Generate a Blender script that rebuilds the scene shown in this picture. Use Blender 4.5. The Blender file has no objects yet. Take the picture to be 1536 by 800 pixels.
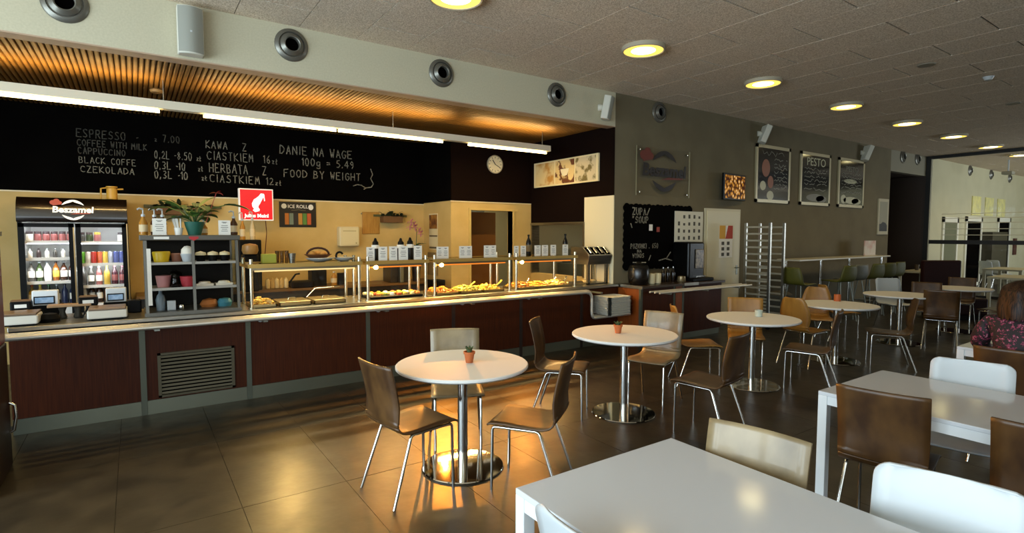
import bpy, bmesh, math, random
from mathutils import Vector, Matrix
random.seed(7)
S = bpy.context.scene
COL = S.collection

# ------------------------------------------------------------------ camera
FPX, CXP, CYP, EYE = 820.0, 768.0, 400.0, 1.65          # focal length / centre in the 1536x800 frame, eye height
_v1 = Vector((1957-CXP, CYP-352, FPX)); _v2 = Vector((200-CXP, CYP-350, FPX))   # the two horizontal vanishing points
AX = _v1.normalized(); AY = (_v2-AX*_v2.dot(AX)).normalized()
AZ = AX.cross(AY); AZ = AZ if AZ.y > 0 else -AZ
def _w(c): return Vector((AX.dot(c), AY.dot(c), AZ.dot(c)))
RIGHT, UP, FWD = _w(Vector((1,0,0))), _w(Vector((0,1,0))), _w(Vector((0,0,1)))
cam = bpy.data.cameras.new('camera'); camo = bpy.data.objects.new('camera', cam); COL.objects.link(camo)
cam.sensor_width = 36; cam.lens = 36*FPX/1536; cam.clip_start = .05; cam.clip_end = 200
m = Matrix.Identity(4)
for i in range(3): m[i][0], m[i][1], m[i][2] = RIGHT[i], UP[i], -FWD[i]
m.translation = (0, 0, EYE); camo.matrix_world = m
S.camera = camo
def ray(px, py): return _w(Vector((px-CXP, CYP-py, FPX)))
def onz(px, py, z): d = ray(px, py); return Vector((0,0,EYE))+d*((z-EYE)/d.z)
def ony(px, py, y): d = ray(px, py); return Vector((0,0,EYE))+d*(y/d.y)
def onx(px, py, x): d = ray(px, py); return Vector((0,0,EYE))+d*(x/d.x)

# ------------------------------------------------------------------ world, daylight, exposure
S.view_settings.view_transform = 'Standard'; S.view_settings.look = 'None'
S.view_settings.gamma = 1; S.view_settings.exposure = 0.0; S.view_settings.use_curve_mapping = False
S.cycles.caustics_reflective = False; S.cycles.caustics_refractive = False
S.cycles.sample_clamp_indirect = 4.0
W = bpy.data.worlds.new('sky'); S.world = W; W.use_nodes = True
W.node_tree.nodes['Background'].inputs[0].default_value = (.62, .78, 1, 1)
W.node_tree.nodes['Background'].inputs[1].default_value = .6
DAY = 1.0
def area(name, loc, rot, sx, sy, power, color, spread=180):
    l = bpy.data.lights.new(name, 'AREA'); l.shape = 'RECTANGLE'; l.size = sx; l.size_y = sy
    l.energy = power; l.color = color; l.spread = math.radians(spread)
    o = bpy.data.objects.new(name, l); COL.objects.link(o); o.location = loc; o.rotation_euler = rot
    return o
WIN = [(-3.6, -1.2), (-.9, 1.5), (18.9, 21.3), (21.6, 24.0), (24.3, 26.7)]   # window bays in the front wall
for i, (a, b) in enumerate(WIN):
    area('daylight', ((a+b)/2, -3.05, 1.75), (math.pi/2, 0, 0), b-a-.1, 2.5, (45 if i < 2 else 150)*DAY, (.86, .95, 1))

LWIN = [(-2.7, -.3), (0, 2.4), (2.7, 5.1)]                                # window bays in the left wall
for a, b in LWIN: area('daylight', (-4.05, (a+b)/2, 1.8), (0, -math.pi/2, 0), 2.7, b-a-.1, 208*DAY, (.74, .90, 1))

# ------------------------------------------------------------------ materials
def lin(h):
    h = h.lstrip('#'); c = [int(h[i:i+2], 16)/255 for i in (0, 2, 4)]
    return tuple(x/12.92 if x <= .04045 else ((x+.055)/1.055)**2.4 for x in c)+(1,)
MATS = {}
def mat(name, col, rough=.5, metal=0, col2=None, scale=8, stretch=(1,1,1), bump=0, bscale=None, emit=0, coat=0, detail=4, lo=.35, hi=.65, spec=.5, trans=0, ecol=None, coord='Object'):
    if name in MATS: return MATS[name]
    M = bpy.data.materials.new(name); M.use_nodes = True; MATS[name] = M
    nt = M.node_tree; N = nt.nodes; L = nt.links; b = N['Principled BSDF']
    c = lin(col) if isinstance(col, str) else col
    b.inputs['Base Color'].default_value = c; b.inputs['Roughness'].default_value = rough; b.inputs['Metallic'].default_value = metal
    b.inputs['Specular IOR Level'].default_value = spec; b.inputs['Coat Weight'].default_value = coat
    b.inputs['Coat Roughness'].default_value = .08
    if emit:
        b.inputs['Emission Color'].default_value = lin(ecol) if ecol else c; b.inputs['Emission Strength'].default_value = emit
    if col2 or bump:
        tc = N.new('ShaderNodeTexCoord'); mp = N.new('ShaderNodeMapping'); L.new(tc.outputs[coord], mp.inputs[0])
        mp.inputs['Scale'].default_value = stretch
    if col2:
        n = N.new('ShaderNodeTexNoise'); n.inputs['Scale'].default_value = scale; n.inputs['Detail'].default_value = detail
        L.new(mp.outputs[0], n.inputs['Vector'])
        r = N.new('ShaderNodeValToRGB'); r.color_ramp.elements[0].position = lo; r.color_ramp.elements[1].position = hi
        r.color_ramp.elements[0].color = c; r.color_ramp.elements[1].color = lin(col2) if isinstance(col2, str) else col2
        L.new(n.outputs['Fac'], r.inputs[0]); L.new(r.outputs[0], b.inputs['Base Color'])
    if bump:
        n2 = N.new('ShaderNodeTexNoise'); n2.inputs['Scale'].default_value = bscale or scale*4; n2.inputs['Detail'].default_value = 3
        L.new(mp.outputs[0], n2.inputs['Vector'])
        bp = N.new('ShaderNodeBump'); bp.inputs['Strength'].default_value = bump; bp.inputs['Distance'].default_value = .01
        L.new(n2.outputs['Fac'], bp.inputs['Height']); L.new(bp.outputs[0], b.inputs['Normal'])
    return M
def glass(name, tint='#ffffff', refl=.06, clear=1.0):
    if name in MATS: return MATS[name]
    M = bpy.data.materials.new(name); M.use_nodes = True; MATS[name] = M
    nt = M.node_tree; N = nt.nodes; L = nt.links
    for n in list(N): N.remove(n)
    o = N.new('ShaderNodeOutputMaterial'); t = N.new('ShaderNodeBsdfTransparent'); g = N.new('ShaderNodeBsdfGlossy'); x = N.new('ShaderNodeMixShader')
    f = N.new('ShaderNodeFresnel'); f.inputs[0].default_value = 1.45
    t.inputs[0].default_value = lin(tint); g.inputs['Roughness'].default_value = .02
    ge = N.new('ShaderNodeNewGeometry'); mm = N.new('ShaderNodeMath'); mm.operation = 'MULTIPLY'; iv = N.new('ShaderNodeMath'); iv.operation = 'SUBTRACT'; iv.inputs[0].default_value = 1
    L.new(ge.outputs['Backfacing'], iv.inputs[1]); L.new(f.outputs[0], mm.inputs[0]); L.new(iv.outputs[0], mm.inputs[1])     # an inner face does not reflect a second time
    L.new(mm.outputs[0], x.inputs[0]); L.new(t.outputs[0], x.inputs[1]); L.new(g.outputs[0], x.inputs[2]); L.new(x.outputs[0], o.inputs[0])
    return M
def tile_mat():
    M = mat('floor_stone', '#17140e', .33, col2='#332c1f', scale=4.5, bump=.3, bscale=6, detail=10, lo=.32, hi=.7)
    nt = M.node_tree; N = nt.nodes; L = nt.links                      # per-tile shift of the pattern, in world space
    tc = N.new('ShaderNodeTexCoord'); g = N.new('ShaderNodeNewGeometry')
    mp = [n for n in N if n.type == 'MAPPING'][0]
    L.new(g.outputs['Position'], mp.inputs[0])
    n3 = N.new('ShaderNodeTexNoise'); n3.inputs['Scale'].default_value = 5.5; n3.inputs['Detail'].default_value = 9; n3.inputs['Roughness'].default_value = .65
    L.new(g.outputs['Position'], n3.inputs['Vector'])
    mr = N.new('ShaderNodeMapRange'); mr.inputs['To Min'].default_value = .24; mr.inputs['To Max'].default_value = .48
    L.new(n3.outputs['Fac'], mr.inputs['Value']); L.new(mr.outputs[0], N['Principled BSDF'].inputs['Roughness'])
    return M
FLOOR = tile_mat()
GROUT = mat('grout', '#17150f', .8)
PANELM = mat('wood_wool', '#bfa98c', .95, col2='#fdeeda', scale=75, bump=.5, bscale=110, lo=.3, hi=.7, spec=.1)
_g = PANELM.node_tree.nodes.new('ShaderNodeNewGeometry')
PANELM.node_tree.links.new(_g.outputs['Position'], [n for n in PANELM.node_tree.nodes if n.type == 'MAPPING'][0].inputs[0])
CREAM = mat('cream_paint', '#d6b876', .7, col2='#cdae6a', scale=3)
BULK = mat('bulkhead_paint', '#cac3a8', .75, col2='#c2bb9f', scale=60)
GREYW = mat('grey_wall_paint', '#716852', .8, col2='#786f58', scale=2.2, spec=.2)
BLACKB = mat('blackboard', '#040303', .9, col2='#070605', scale=2, spec=.04)
MAROON = mat('dark_brown_wall', '#140a07', .8, spec=.06)
DARKDOOR = mat('dark_brown_panel', '#35261a', .6)
CHALK = mat('chalk', '#a8a290', .9, col2='#6a665a', scale=40)
CHALK2 = mat('faded_chalk', '#5a564c', .9, col2='#3a3832', scale=40)
WOODRED = mat('mahogany_laminate', '#331507', .5, col2='#48200c', scale=14, stretch=(6,6,.22), lo=.3, hi=.7, spec=.18)
STEEL = mat('brushed_steel', '#a5a39a', .32, 1, col2='#8f8d85', scale=30, stretch=(.2,4,4))
STEELD = mat('matt_steel', '#8a8d84', .45, 1)
CHROME = mat('chrome', '#d6d6d2', .12, 1)
WHITE = mat('white_laminate', '#cdd1d5', .11, spec=.5)
WHITEP = mat('white_plastic', '#bfc5c7', .35)
WALNUT = mat('walnut_plywood', '#3a2410', .42, col2='#5e4120', scale=6, stretch=(1,1.6,1), detail=9, lo=.3, hi=.72, coat=.08)
HONEY = mat('honey_plywood', '#8a5e22', .42, col2='#a97a34', scale=3.2, stretch=(1,5,1), detail=8, lo=.25, hi=.75, coat=.2)
PALEW = mat('pale_plywood', '#6c5c40', .38, col2='#9c8966', scale=5, stretch=(1,1.3,1), detail=8, lo=.25, hi=.75, coat=.2)
BLACK = mat('black_plastic', '#0a0908', .5, spec=.15)
BLACKG = mat('black_gloss', '#060606', .3, spec=.3)
DARK = mat('dark_void', '#050404', .9, spec=0)
TERRA = mat('terracotta', '#b4602f', .8)
GREEN = mat('leaf_green', '#2f4a1c', .5, col2='#4a6a28', scale=9)
CACT = mat('cactus_green', '#3c4f2a', .7)
OLIVE = mat('olive_shell', '#545316', .55)
GREYS = mat('grey_shell', '#6a6a5c', .5)
PAPER = mat('white_paper', '#efece2', .8)
INK = mat('ink', '#55524b', .9)
GLASS = glass('clear_glass'); GLASSD = glass('smoky_glass', '#c8ccc6')
LAMPY = mat('lamp_yellow', '#ffdf8a', .5, emit=1.5, ecol='#ffd45a')
TUBE = mat('tube_glow', '#fff0c0', .5, emit=13, ecol='#ffdf96')
HEAT = mat('heat_glow', '#c05a1a', .4, emit=.8, ecol='#ff9030')
FRWHITE = mat('fridge_white', '#e6e6e2', .4)

# ------------------------------------------------------------------ mesh builder
STUFFN = ('chalk_lines', 'chalk_writing', 'pictograms', 'print_lines', 'badge', 'hour_marks', 'hands', 'small_print', 'etched_lines', 'straws', 'lettering', 'standoff')
class MB:
    def __init__(s): s.v = []; s.f = []
    def add(s, vs, fs):
        k = len(s.v); s.v += [tuple(v) for v in vs]; s.f += [tuple(i+k for i in f) for f in fs]; return s
    def bb(s, x0, x1, y0, y1, z0, z1):
        return s.add([(x0,y0,z0),(x1,y0,z0),(x1,y1,z0),(x0,y1,z0),(x0,y0,z1),(x1,y0,z1),(x1,y1,z1),(x0,y1,z1)],
                     [(0,3,2,1),(4,5,6,7),(0,1,5,4),(1,2,6,5),(2,3,7,6),(3,0,4,7)])
    def box(s, c, d, rz=0, M=None):
        x, y, z = d[0]/2, d[1]/2, d[2]/2; k = len(s.v); s.bb(-x,x,-y,y,-z,z)
        R = M or Matrix.Rotation(rz, 3, 'Z')
        for i in range(k, len(s.v)): s.v[i] = tuple(R@Vector(s.v[i])+Vector(c))
        return s
    def tube(s, pts, r, n=8, caps=True, rs=None):
        P = [Vector(p) for p in pts]; k = len(s.v); prev = None
        for i, p in enumerate(P):
            t = (P[min(i+1, len(P)-1)]-P[max(i-1, 0)]).normalized()
            a = Vector((0,0,1)) if abs(t.z) < .9 else Vector((1,0,0))
            u = (prev-t*prev.dot(t)).normalized() if prev else t.cross(a).normalized()
            prev = u; w = t.cross(u); q = rs[i] if rs else r
            for j in range(n):
                an = 2*math.pi*j/n; s.v.append(tuple(p+(u*math.cos(an)+w*math.sin(an))*q))
        for i in range(len(P)-1):
            for j in range(n):
                s.f.append((k+i*n+j, k+i*n+(j+1)%n, k+(i+1)*n+(j+1)%n, k+(i+1)*n+j))
        if caps:
            s.f.append(tuple(k+j for j in reversed(range(n)))); s.f.append(tuple(k+(len(P)-1)*n+j for j in range(n)))
        return s
    def lathe(s, prof, n=24, at=(0,0,0), axis='z', sx=1, sy=1):
        k = len(s.v); A = Vector(at)
        for r, z in prof:
            for j in range(n):
                an = 2*math.pi*j/n; p = (r*math.cos(an)*sx, r*math.sin(an)*sy, z)
                if axis == 'y': p = (p[0], -p[2], p[1])          # z of the profile points to -Y (out of the wall)
                s.v.append(tuple(Vector(p)+A))
        for i in range(len(prof)-1):
            for j in range(n): s.f.append((k+i*n+j, k+i*n+(j+1)%n, k+(i+1)*n+(j+1)%n, k+(i+1)*n+j))
        if prof[0][0] > 1e-6: s.f.append(tuple(k+j for j in reversed(range(n))))
        if prof[-1][0] > 1e-6: s.f.append(tuple(k+(len(prof)-1)*n+j for j in range(n)))
        return s
    def prism(s, poly, d0, d1, fn):
        """poly of (u,v); fn(u,v,d)->xyz"""
        k = len(s.v); n = len(poly)
        for d in (d0, d1):
            for u, v in poly: s.v.append(tuple(fn(u, v, d)))
        s.f.append(tuple(k+i for i in reversed(range(n)))); s.f.append(tuple(k+n+i for i in range(n)))
        for i in range(n): s.f.append((k+i, k+(i+1)%n, k+n+(i+1)%n, k+n+i))
        return s
    def build(s, name, m, parent=None, smooth=None, bevel=0, kind=None, loc=None):
        me = bpy.data.meshes.new(name); me.from_pydata(s.v, [], s.f); me.validate()
        bm = bmesh.new(); bm.from_mesh(me); bmesh.ops.remove_doubles(bm, verts=bm.verts, dist=1e-6)
        bmesh.ops.recalc_face_normals(bm, faces=bm.faces); bm.to_mesh(me); bm.free()
        return mk(name, me, m, parent, smooth, bevel, kind, loc)
def mk(name, me, m, parent=None, smooth=None, bevel=0, kind=None, loc=None):
    if name in STUFFN: kind = 'stuff'
    me.materials.append(m) if m else None
    if smooth is not None:
        for p in me.polygons: p.use_smooth = True
        me.set_sharp_from_angle(angle=math.radians(smooth))
    o = bpy.data.objects.new(name, me); COL.objects.link(o)
    if parent: o.parent = parent
    if loc: o.location = loc
    if bevel:
        b = o.modifiers.new('bevel', 'BEVEL'); b.width = bevel; b.segments = 2; b.limit_method = 'ANGLE'; b.angle_limit = .6
    if kind: o['kind'] = kind
    return o
def share(src, parent=None, loc=(0,0,0), rz=0, name=None):
    o = bpy.data.objects.new(name or src.name.split('.')[0], src.data); COL.objects.link(o)
    if parent: o.parent = parent
    o.location = loc; o.rotation_euler.z = rz
    return o
def thing(name, label, cat, loc=(0,0,0), rz=0, group=None):
    o = bpy.data.objects.new(name, None); COL.objects.link(o); o.empty_display_size = .1
    o.location = loc; o.rotation_euler.z = rz; tag(o, label, cat, group); return o
def tag(o, label, cat, group=None):
    o['label'] = label; o['category'] = cat
    if group: o['group'] = group
    return o
def struct(o): o['kind'] = 'structure'; return o
def copy_tree(o, parent=None):
    c = o.copy(); COL.objects.link(c); c.parent = parent
    for ch in o.children: copy_tree(ch, c)
    return c
ORD = ['first','second','third','fourth','fifth','sixth','seventh','eighth','ninth','tenth','eleventh','twelfth','thirteenth','fourteenth','fifteenth','topmost, sixteenth']
def text_obj(s, size, m, fn_matrix, parent, name='lettering', bold=.0, extrude=.0015, sx=1, align='CENTER', shear=0):
    cu = bpy.data.curves.new(name, 'FONT'); cu.body = s; cu.size = size; cu.offset = bold; cu.extrude = extrude
    cu.align_x = align; cu.align_y = 'CENTER'; cu.shear = shear; cu.resolution_u = 3
    t = bpy.data.objects.new(name, cu); COL.objects.link(t)
    bpy.context.view_layer.update()
    me = bpy.data.meshes.new_from_object(t.evaluated_get(bpy.context.evaluated_depsgraph_get()))
    bpy.data.objects.remove(t); bpy.data.curves.remove(cu)
    me.transform(Matrix.Diagonal((sx,1,1,1))); me.transform(fn_matrix)
    me.materials.clear()
    return mk(name, me, m, parent)
def facing_y(loc):   # text plane: right = +X, up = +Z, facing -Y
    return Matrix.Translation(loc)@Matrix.Rotation(math.pi/2, 4, 'X')

# chalk stroke font (unit box 1 wide x 1.5 tall)
def _p(s): return [[tuple(float(c) for c in q.split(',')) for q in st.split()] for st in s.split('|')]
ST = {k: _p(v) for k, v in {
 'A':'0,0 .5,1.5 1,0|.2,.55 .8,.55','B':'0,0 0,1.5 .7,1.4 .8,1.1 .6,.8 0,.75|.6,.8 .95,.5 .8,.1 0,0','C':'1,1.3 .6,1.5 .2,1.3 0,.75 .2,.2 .6,0 1,.2',
 'D':'0,0 0,1.5 .6,1.4 1,.9 .9,.4 .5,.05 0,0','E':'1,1.5 0,1.5 0,0 1,0|0,.8 .7,.8','F':'1,1.5 0,1.5 0,0|0,.8 .7,.8','G':'1,1.3 .6,1.5 .2,1.3 0,.75 .2,.1 .7,0 1,.3 1,.7 .6,.7',
 'H':'0,0 0,1.5|1,0 1,1.5|0,.75 1,.75','I':'.2,0 .2,1.5','K':'0,0 0,1.5|.9,1.5 0,.7 1,0','L':'0,1.5 0,0 .9,0','M':'0,0 .1,1.5 .5,.6 .9,1.5 1,0','N':'0,0 0,1.5 1,0 1,1.5',
 'O':'.5,1.5 .1,1.2 0,.7 .2,.1 .5,0 .85,.2 1,.8 .85,1.35 .5,1.5','P':'0,0 0,1.5 .7,1.45 .9,1.1 .7,.75 0,.7','R':'0,0 0,1.5 .7,1.45 .9,1.1 .7,.75 0,.7|.4,.7 1,0',
 'S':'.95,1.3 .5,1.5 .1,1.25 .2,.9 .8,.6 .95,.3 .6,0 0,.15','T':'0,1.5 1,1.5|.5,1.5 .5,0','U':'0,1.5 0,.4 .3,0 .7,0 1,.4 1,1.5','W':'0,1.5 .25,0 .5,1 .75,0 1,1.5','Y':'0,1.5 .5,.8 1,1.5|.5,.8 .5,0',
 'Z':'0,1.5 1,1.5 0,0 1,0','z':'.1,.9 .9,.9 .1,0 .9,0','t':'.4,1.5 .4,0 .8,0|.1,.6 .8,1','g':'.9,.8 .5,1 .1,.7 .2,.2 .6,.1 .9,.4|.9,.9 .9,-.3 .5,-.5 .1,-.3',
 '0':'.5,1.5 .1,1.2 .05,.6 .3,0 .7,0 .95,.6 .9,1.2 .5,1.5','1':'0,1.2 .3,1.5 .3,0','2':'.1,1.2 .5,1.5 .9,1.2 .8,.8 .05,0 1,0','3':'.1,1.4 .6,1.5 .9,1.15 .4,.8 .95,.45 .6,0 .05,.1',
 '4':'.7,0 .7,1.5 0,.5 1,.5','5':'.9,1.5 .2,1.5 .1,.85 .6,.9 .95,.5 .6,0 .05,.1','6':'.8,1.5 .2,.9 .1,.3 .5,0 .9,.35 .6,.75 .2,.5','8':'.5,.8 .15,1.1 .5,1.5 .85,1.1 .5,.8 .05,.4 .5,0 .95,.4 .5,.8','9':'.9,1 .5,.7 .1,1.1 .5,1.5 .9,1.2 .85,.5 .5,0','7':'.1,1.5 .95,1.5 .4,0',
 '-':'0,.7 .42,.7','=':'.1,.9 .9,.9|.1,.5 .9,.5','.':'.1,0 .2,.12','/':'0,0 1,1.5',',':'.2,.15 .05,-.2','"':'.3,1.5 .3,1.2|.6,1.5 .6,1.2'}.items()}
def chalk_line(mb, s, x, z, h, y, w=.62, slope=0, wt=.009):
    u = h/1.5; adv = u*w*1.55
    for ch in s:
        if ch == ' ': x += adv*.8; continue
        small = ch.islower() and ch not in 'g'
        uu = u*(.62 if small else 1)
        for stx in ST.get(ch, []):
            pts = [(x+p[0]*uu*w+random.uniform(-.05,.05)*uu, z+slope*(x)+p[1]*uu+random.uniform(-.06,.06)*uu) for p in stx]
            for (x0, z0), (x1, z1) in zip(pts, pts[1:]):
                d = Vector((x1-x0, z1-z0)); l = max(d.length, 1e-4); n = Vector((-d.y, d.x))/l*wt/2; e = d/l*wt*.3
                mb.add([(x0-n.x-e.x, y, z0-n.y-e.y), (x1-n.x+e.x, y, z1-n.y+e.y), (x1+n.x+e.x, y, z1+n.y+e.y), (x0+n.x-e.x, y, z0+n.y-e.y)], [(0,1,2,3)])
        x += adv*(.62 if small else .55 if ch in '1.,-I' else 1)
    return x

# =================================================================== STRUCTURE
HC, HB = 3.77, 3.28
YB, YK, YM = 6.0, 9.17, 8.12        # grey wall / bulkhead, kitchen back wall, middle wall with the doorway
XR, XM = 6.04, 4.37                 # right-hand kitchen wall, step in the back wall
XL, XE, YF = -4.0, 28.0, -3.0       # room limits
XP = 18.0                           # glass partition
floor = struct(MB().bb(XL, XE, YF, 11.5, -.1, -.006).build('floor', GROUT)); floor['label'] = 'dark brown stone tile floor'
TX, TY = .628, 1.256
tile0 = None
i = 0
x = .485-TX*3
while x < XP-.1:
    y = 3.55-TY*3
    while y < 6.05:
        if tile0 is None:
            tile0 = MB().bb(.0015, TX-.0015, .0015, TY-.0015, -.02, 0).build('tile', FLOOR, floor); tile0.location = (x, y, 0)
        else: share(tile0, floor, (x, y, random.uniform(-.0006, .0004)))
        y += TY
    x += TX
MB().bb(XL, XE, 6.2, 11.5, -.02, 0).bb(XP, XE, YF, 6.2, -.02, 0).bb(XL, XP, YF, 3.55-3*TY-.002, -.02, 0).bb(XL, .485-3*TX-.002, 3.55-3*TY, 6.2, -.02, 0).build('outer_tiling', FLOOR, floor)

ceil_ = struct(MB().bb(XL, XE, YF, YB+.15, HC+.012, HC+.15).build('ceiling', mat('panel_gap', '#0c0907', .95, spec=.05))); ceil_['label'] = 'pale wood wool panel ceiling'
p0 = MB().bb(.004, .596, .009, 1.191, 0, .014).build('panel', PANELM, ceil_, bevel=0)
first = True; k = 0
x = .87-.6*4
while x < XE:
    yj = (5.505 if k % 2 == 0 else 4.89)+1.2
    while yj > -1.4:
        y0, y1 = yj-1.2, min(yj, YB)
        if y0 < YB-.02:
            if x > 17.9 and y0 < 1.5: yj -= 1.2; continue
            loc = (x, y0, HC-random.uniform(0, .0012))
            if y1-y0 > 1.19:
                if first: p0.location = loc; first = False
                else: share(p0, ceil_, loc)
            else: MB().bb(.004, .596, .009, y1-y0, 0, .014).build('panel', PANELM, ceil_, loc=loc)
        yj -= 1.2
    x += .6; k += 1
MB().bb(XL, .87-2.4, YF, YB, HC, HC+.013).bb(.87-2.4, XE, YF, -1.95, HC, HC+.013).build('outer_panelling', PANELM, ceil_)

# bulkhead over the servery, grey wall, side recess
w = struct(MB().bb(XL, XR, YB, YB+.16, HB-.01, HC+.01).build('wall_bulkhead', BULK)); w['label'] = 'off-white bulkhead above the servery'
MB().bb(XL, XR-.001, YB-.003, YB+.163, HB-.022, HB-.01).build('edge_trim', mat('bulk_edge', '#b89c82', .6), w)
w = struct(MB().bb(XR, 15.72, YB, YB+.16, 0, HC+.01).build('wall_grey', GREYW)); w['label'] = 'dark grey painted wall'
w = struct(MB().bb(15.72, XP, YB, YB+.16, 3.24, HC+.01).build('wall_recess_bulkhead', mat('recess_bulk', '#8b8570', .75)))
w = struct(MB().bb(15.56, XP+.1, 7.0, 7.1, 0, 3.24).bb(15.56, XP, YB+.16, 7.0, 3.24, 3.3).build('wall_recess', DARKDOOR))
MB().bb(17.06, 17.2, 6.985, 7.0, 1.02, 1.12).build('light_switch', WHITEP, w)
struct(MB().bb(15.56, 15.72, YB+.16, 7.0, 0, 3.24).build('wall_recess_side', GREYW))
struct(MB().bb(XP-.012, XP+.1, YB-.004, 7.1, 0, 3.24).build('wall_recess_end', DARKDOOR))
# kitchen slatted ceiling
kc = struct(MB().bb(XL, XR, YB+.16, YK+.1, HB+.03, HB+.12).build('ceiling_kitchen', mat('slat_gap', '#120c06', .9))); kc['label'] = 'bronze ribbed metal ceiling above the servery'
SLAT = mat('bronze_slat', '#8a6636', .42, .4, col2='#785628', scale=6)
s0 = MB(); pr_ = [(0, .022), (.006, .004), (.014, 0), (.030, 0), (.038, .004), (.044, .022)]
s0.prism(pr_, YB+.165, YK, lambda u, v, d: (u, d, v)); so = s0.build('slat', SLAT, kc)
n = int((XR+1.7)/.0485)
so.location = (-1.7, 0, HB)
for i in range(1, n): share(so, kc, (-1.7+i*.0485, 0, HB))
# kitchen back wall with blackboard
wb = struct(MB().bb(XL, XM+.02, YK, YK+.15, 0, HB+.05).build('wall_back', CREAM)); wb['label'] = 'cream kitchen back wall with blackboard above'
bbd = MB().bb(XL, XM, YK-.012, YK, 2.185, HB+.03).build('blackboard', BLACKB, wb); bbd['label'] = 'long blackboard with chalk menu'
MB().bb(XL, XM, YK-.016, YK, 2.168, 2.185).build('trim_strip', mat('cream_trim', '#efe2bd', .5), wb)
ck = MB(); ck2 = MB(); yc = YK-.014
def ck_at(mb, s, px, py, hpx, w=.62, wt=.010, px1=None):
    p = ony(px, py, yc); d = p.y*.821+p.x*.567; h = hpx*d/FPX
    if px1:
        q = ony(px1, py, yc); n = sum(.8 if c == ' ' else .62 if (c.islower() and c != 'g') else .55 if c in '1.,-I' else 1 for c in s)
        w = (q.x-p.x)/(n*h/1.5*1.55)
    chalk_line(mb, s, p.x, p.z, h, yc, w, wt=wt)
ck_at(ck2, 'ESPRESSO  -', 115, 205, 12, px1=210); ck_at(ck2, 'z 7.00', 232, 212, 10, px1=272)
ck_at(ck2, 'COFFEE WITH MILK', 116, 218, 9, px1=222); ck_at(ck2, 'CAPPUCCINO', 117, 230, 9, px1=190)
ck_at(ck, 'BLACK COFFE', 119, 244, 9, px1=206, wt=.007); ck_at(ck, 'CZEKOLADA', 121, 258, 9, px1=204, wt=.008)
ck_at(ck, '0,2L -8.50 zt', 232, 237, 11, px1=303, wt=.008); ck_at(ck, '0,3L -10   zt', 232, 253, 11, px1=306); ck_at(ck, '0,3L -10   zt', 232, 267, 11, px1=312)
ck_at(ck, 'KAWA   Z', 309, 222, 11, px1=372); ck_at(ck, 'CIASTKIEM  16zt', 311, 239, 12, px1=418, wt=.009); ck_at(ck, 'HERBATA   Z', 314, 258, 13, px1=402); ck_at(ck, 'CIASTKIEM 12zt', 315, 273, 11, px1=424)
ck_at(ck, 'DANIE NA WAGE', 420, 230, 12, px1=530, wt=.013); ck_at(ck, '100g = 5.49', 453, 248, 11, px1=533, wt=.012); ck_at(ck, 'FOOD BY WEIGHT', 426, 265, 11, px1=543, wt=.012)
sw = [ony(*p, yc) for p in ((556, 254), (559, 262), (556, 268), (560, 276), (557, 281), (549, 282), (546, 284))]
for a, b in zip(sw, sw[1:]): ck.box(((a.x+b.x)/2, yc, (a.z+b.z)/2), ((b-a).length+.01, .001, .014), M=Matrix.Rotation(-math.atan2(b.z-a.z, b.x-a.x), 3, 'Y'))
sw = [ony(*p, yc) for p in ((530, 279), (536, 277), (542, 278), (548, 282))]
for a, b in zip(sw, sw[1:]): ck.box(((a.x+b.x)/2, yc, (a.z+b.z)/2), ((b-a).length+.01, .001, .012), M=Matrix.Rotation(-math.atan2(b.z-a.z, b.x-a.x), 3, 'Y'))
ck.build('chalk_writing', CHALK, bbd); ck2.build('chalk_writing', CHALK2, bbd)
# middle wall with doorway, dark above
wm = struct(MB().bb(XM, 4.75, YM, YK+.1, 0, HB+.05).bb(5.62, XR+.1, YM, YM+.15, 0, HB+.05).bb(4.75, 5.62, YM, YM+.15, 2.05, HB+.05).build('wall_middle', CREAM)); wm['label'] = 'cream wall with open doorway, dark brown above'
MB().bb(XM-.008, XR, YM-.012, YM, 2.2, HB+.03).build('upper_panel', MAROON, wm)
MB().bb(XM-.012, XM, YM-.012, YK, 2.2, HB+.03).build('upper_panel', BLACKB, wm)
MB().bb(XM-.01, XR, YM-.016, YM, 2.185, 2.2).build('trim_strip', MATS['cream_trim'], wm)
fr = MB().bb(4.71, 4.75, YM-.02, YM+.16, 0, 2.05).bb(5.62, 5.66, YM-.02, YM+.16, 0, 2.05).bb(4.71, 5.72, YM-.025, YM+.16, 2.05, 2.09).build('door_frame', mat('frame_cream', '#d8bb72', .5), wm)
struct(MB().bb(4.96, 5.58, YM+.5, YM+.55, 0, 2.04).build('door_1', mat('brown_door', '#7a4f22', .5)))['label'] = 'brown inner door behind the cream doorway'
w = struct(MB().bb(4.3, 8.4, 10.9, 11.0, 0, 3.3).bb(4.3, 4.4, YK+.1, 10.9, 0, 3.3).bb(8.3, 8.4, 9.2, 10.9, 0, 3.3).build('wall_corridor', mat('corridor_paint', '#c8bf98', .7)))
struct(MB().bb(4.76, 8.4, YM+.15, 11.0, 2.6, 2.7).build('ceiling_corridor', mat('corr_c', '#cfc6a6', .7)))
l = area('corridor_fill', (5.9, 9.9, 2.55), (0, 0, 0), 1.2, .3, 22, (1, .86, .58))  # added fill light without a fixture, warms the corridor
l = area('scullery_fill', (7.2, 7.4, 2.45), (0, 0, 0), 1.2, .3, 14, (1, .84, .55))  # added fill for the room behind the hatch, no lamp modelled
corr = tag(MB().bb(5.75, 6.45, 10.3, 10.85, 0, .9).bb(5.75, 6.45, 10.7, 10.85, .9, 1.5).bb(5.6, 6.5, 10.5, 10.85, 1.75, 2.2).build('kitchen_cooker', STEELD, bevel=.01), 'steel cooker with hood seen through the open doorway', 'cooker')
wc = thing('wall_clock', 'round white wall clock on the dark wall above the doorway', 'clock', (5.225, YM-.014, 2.855))
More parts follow.
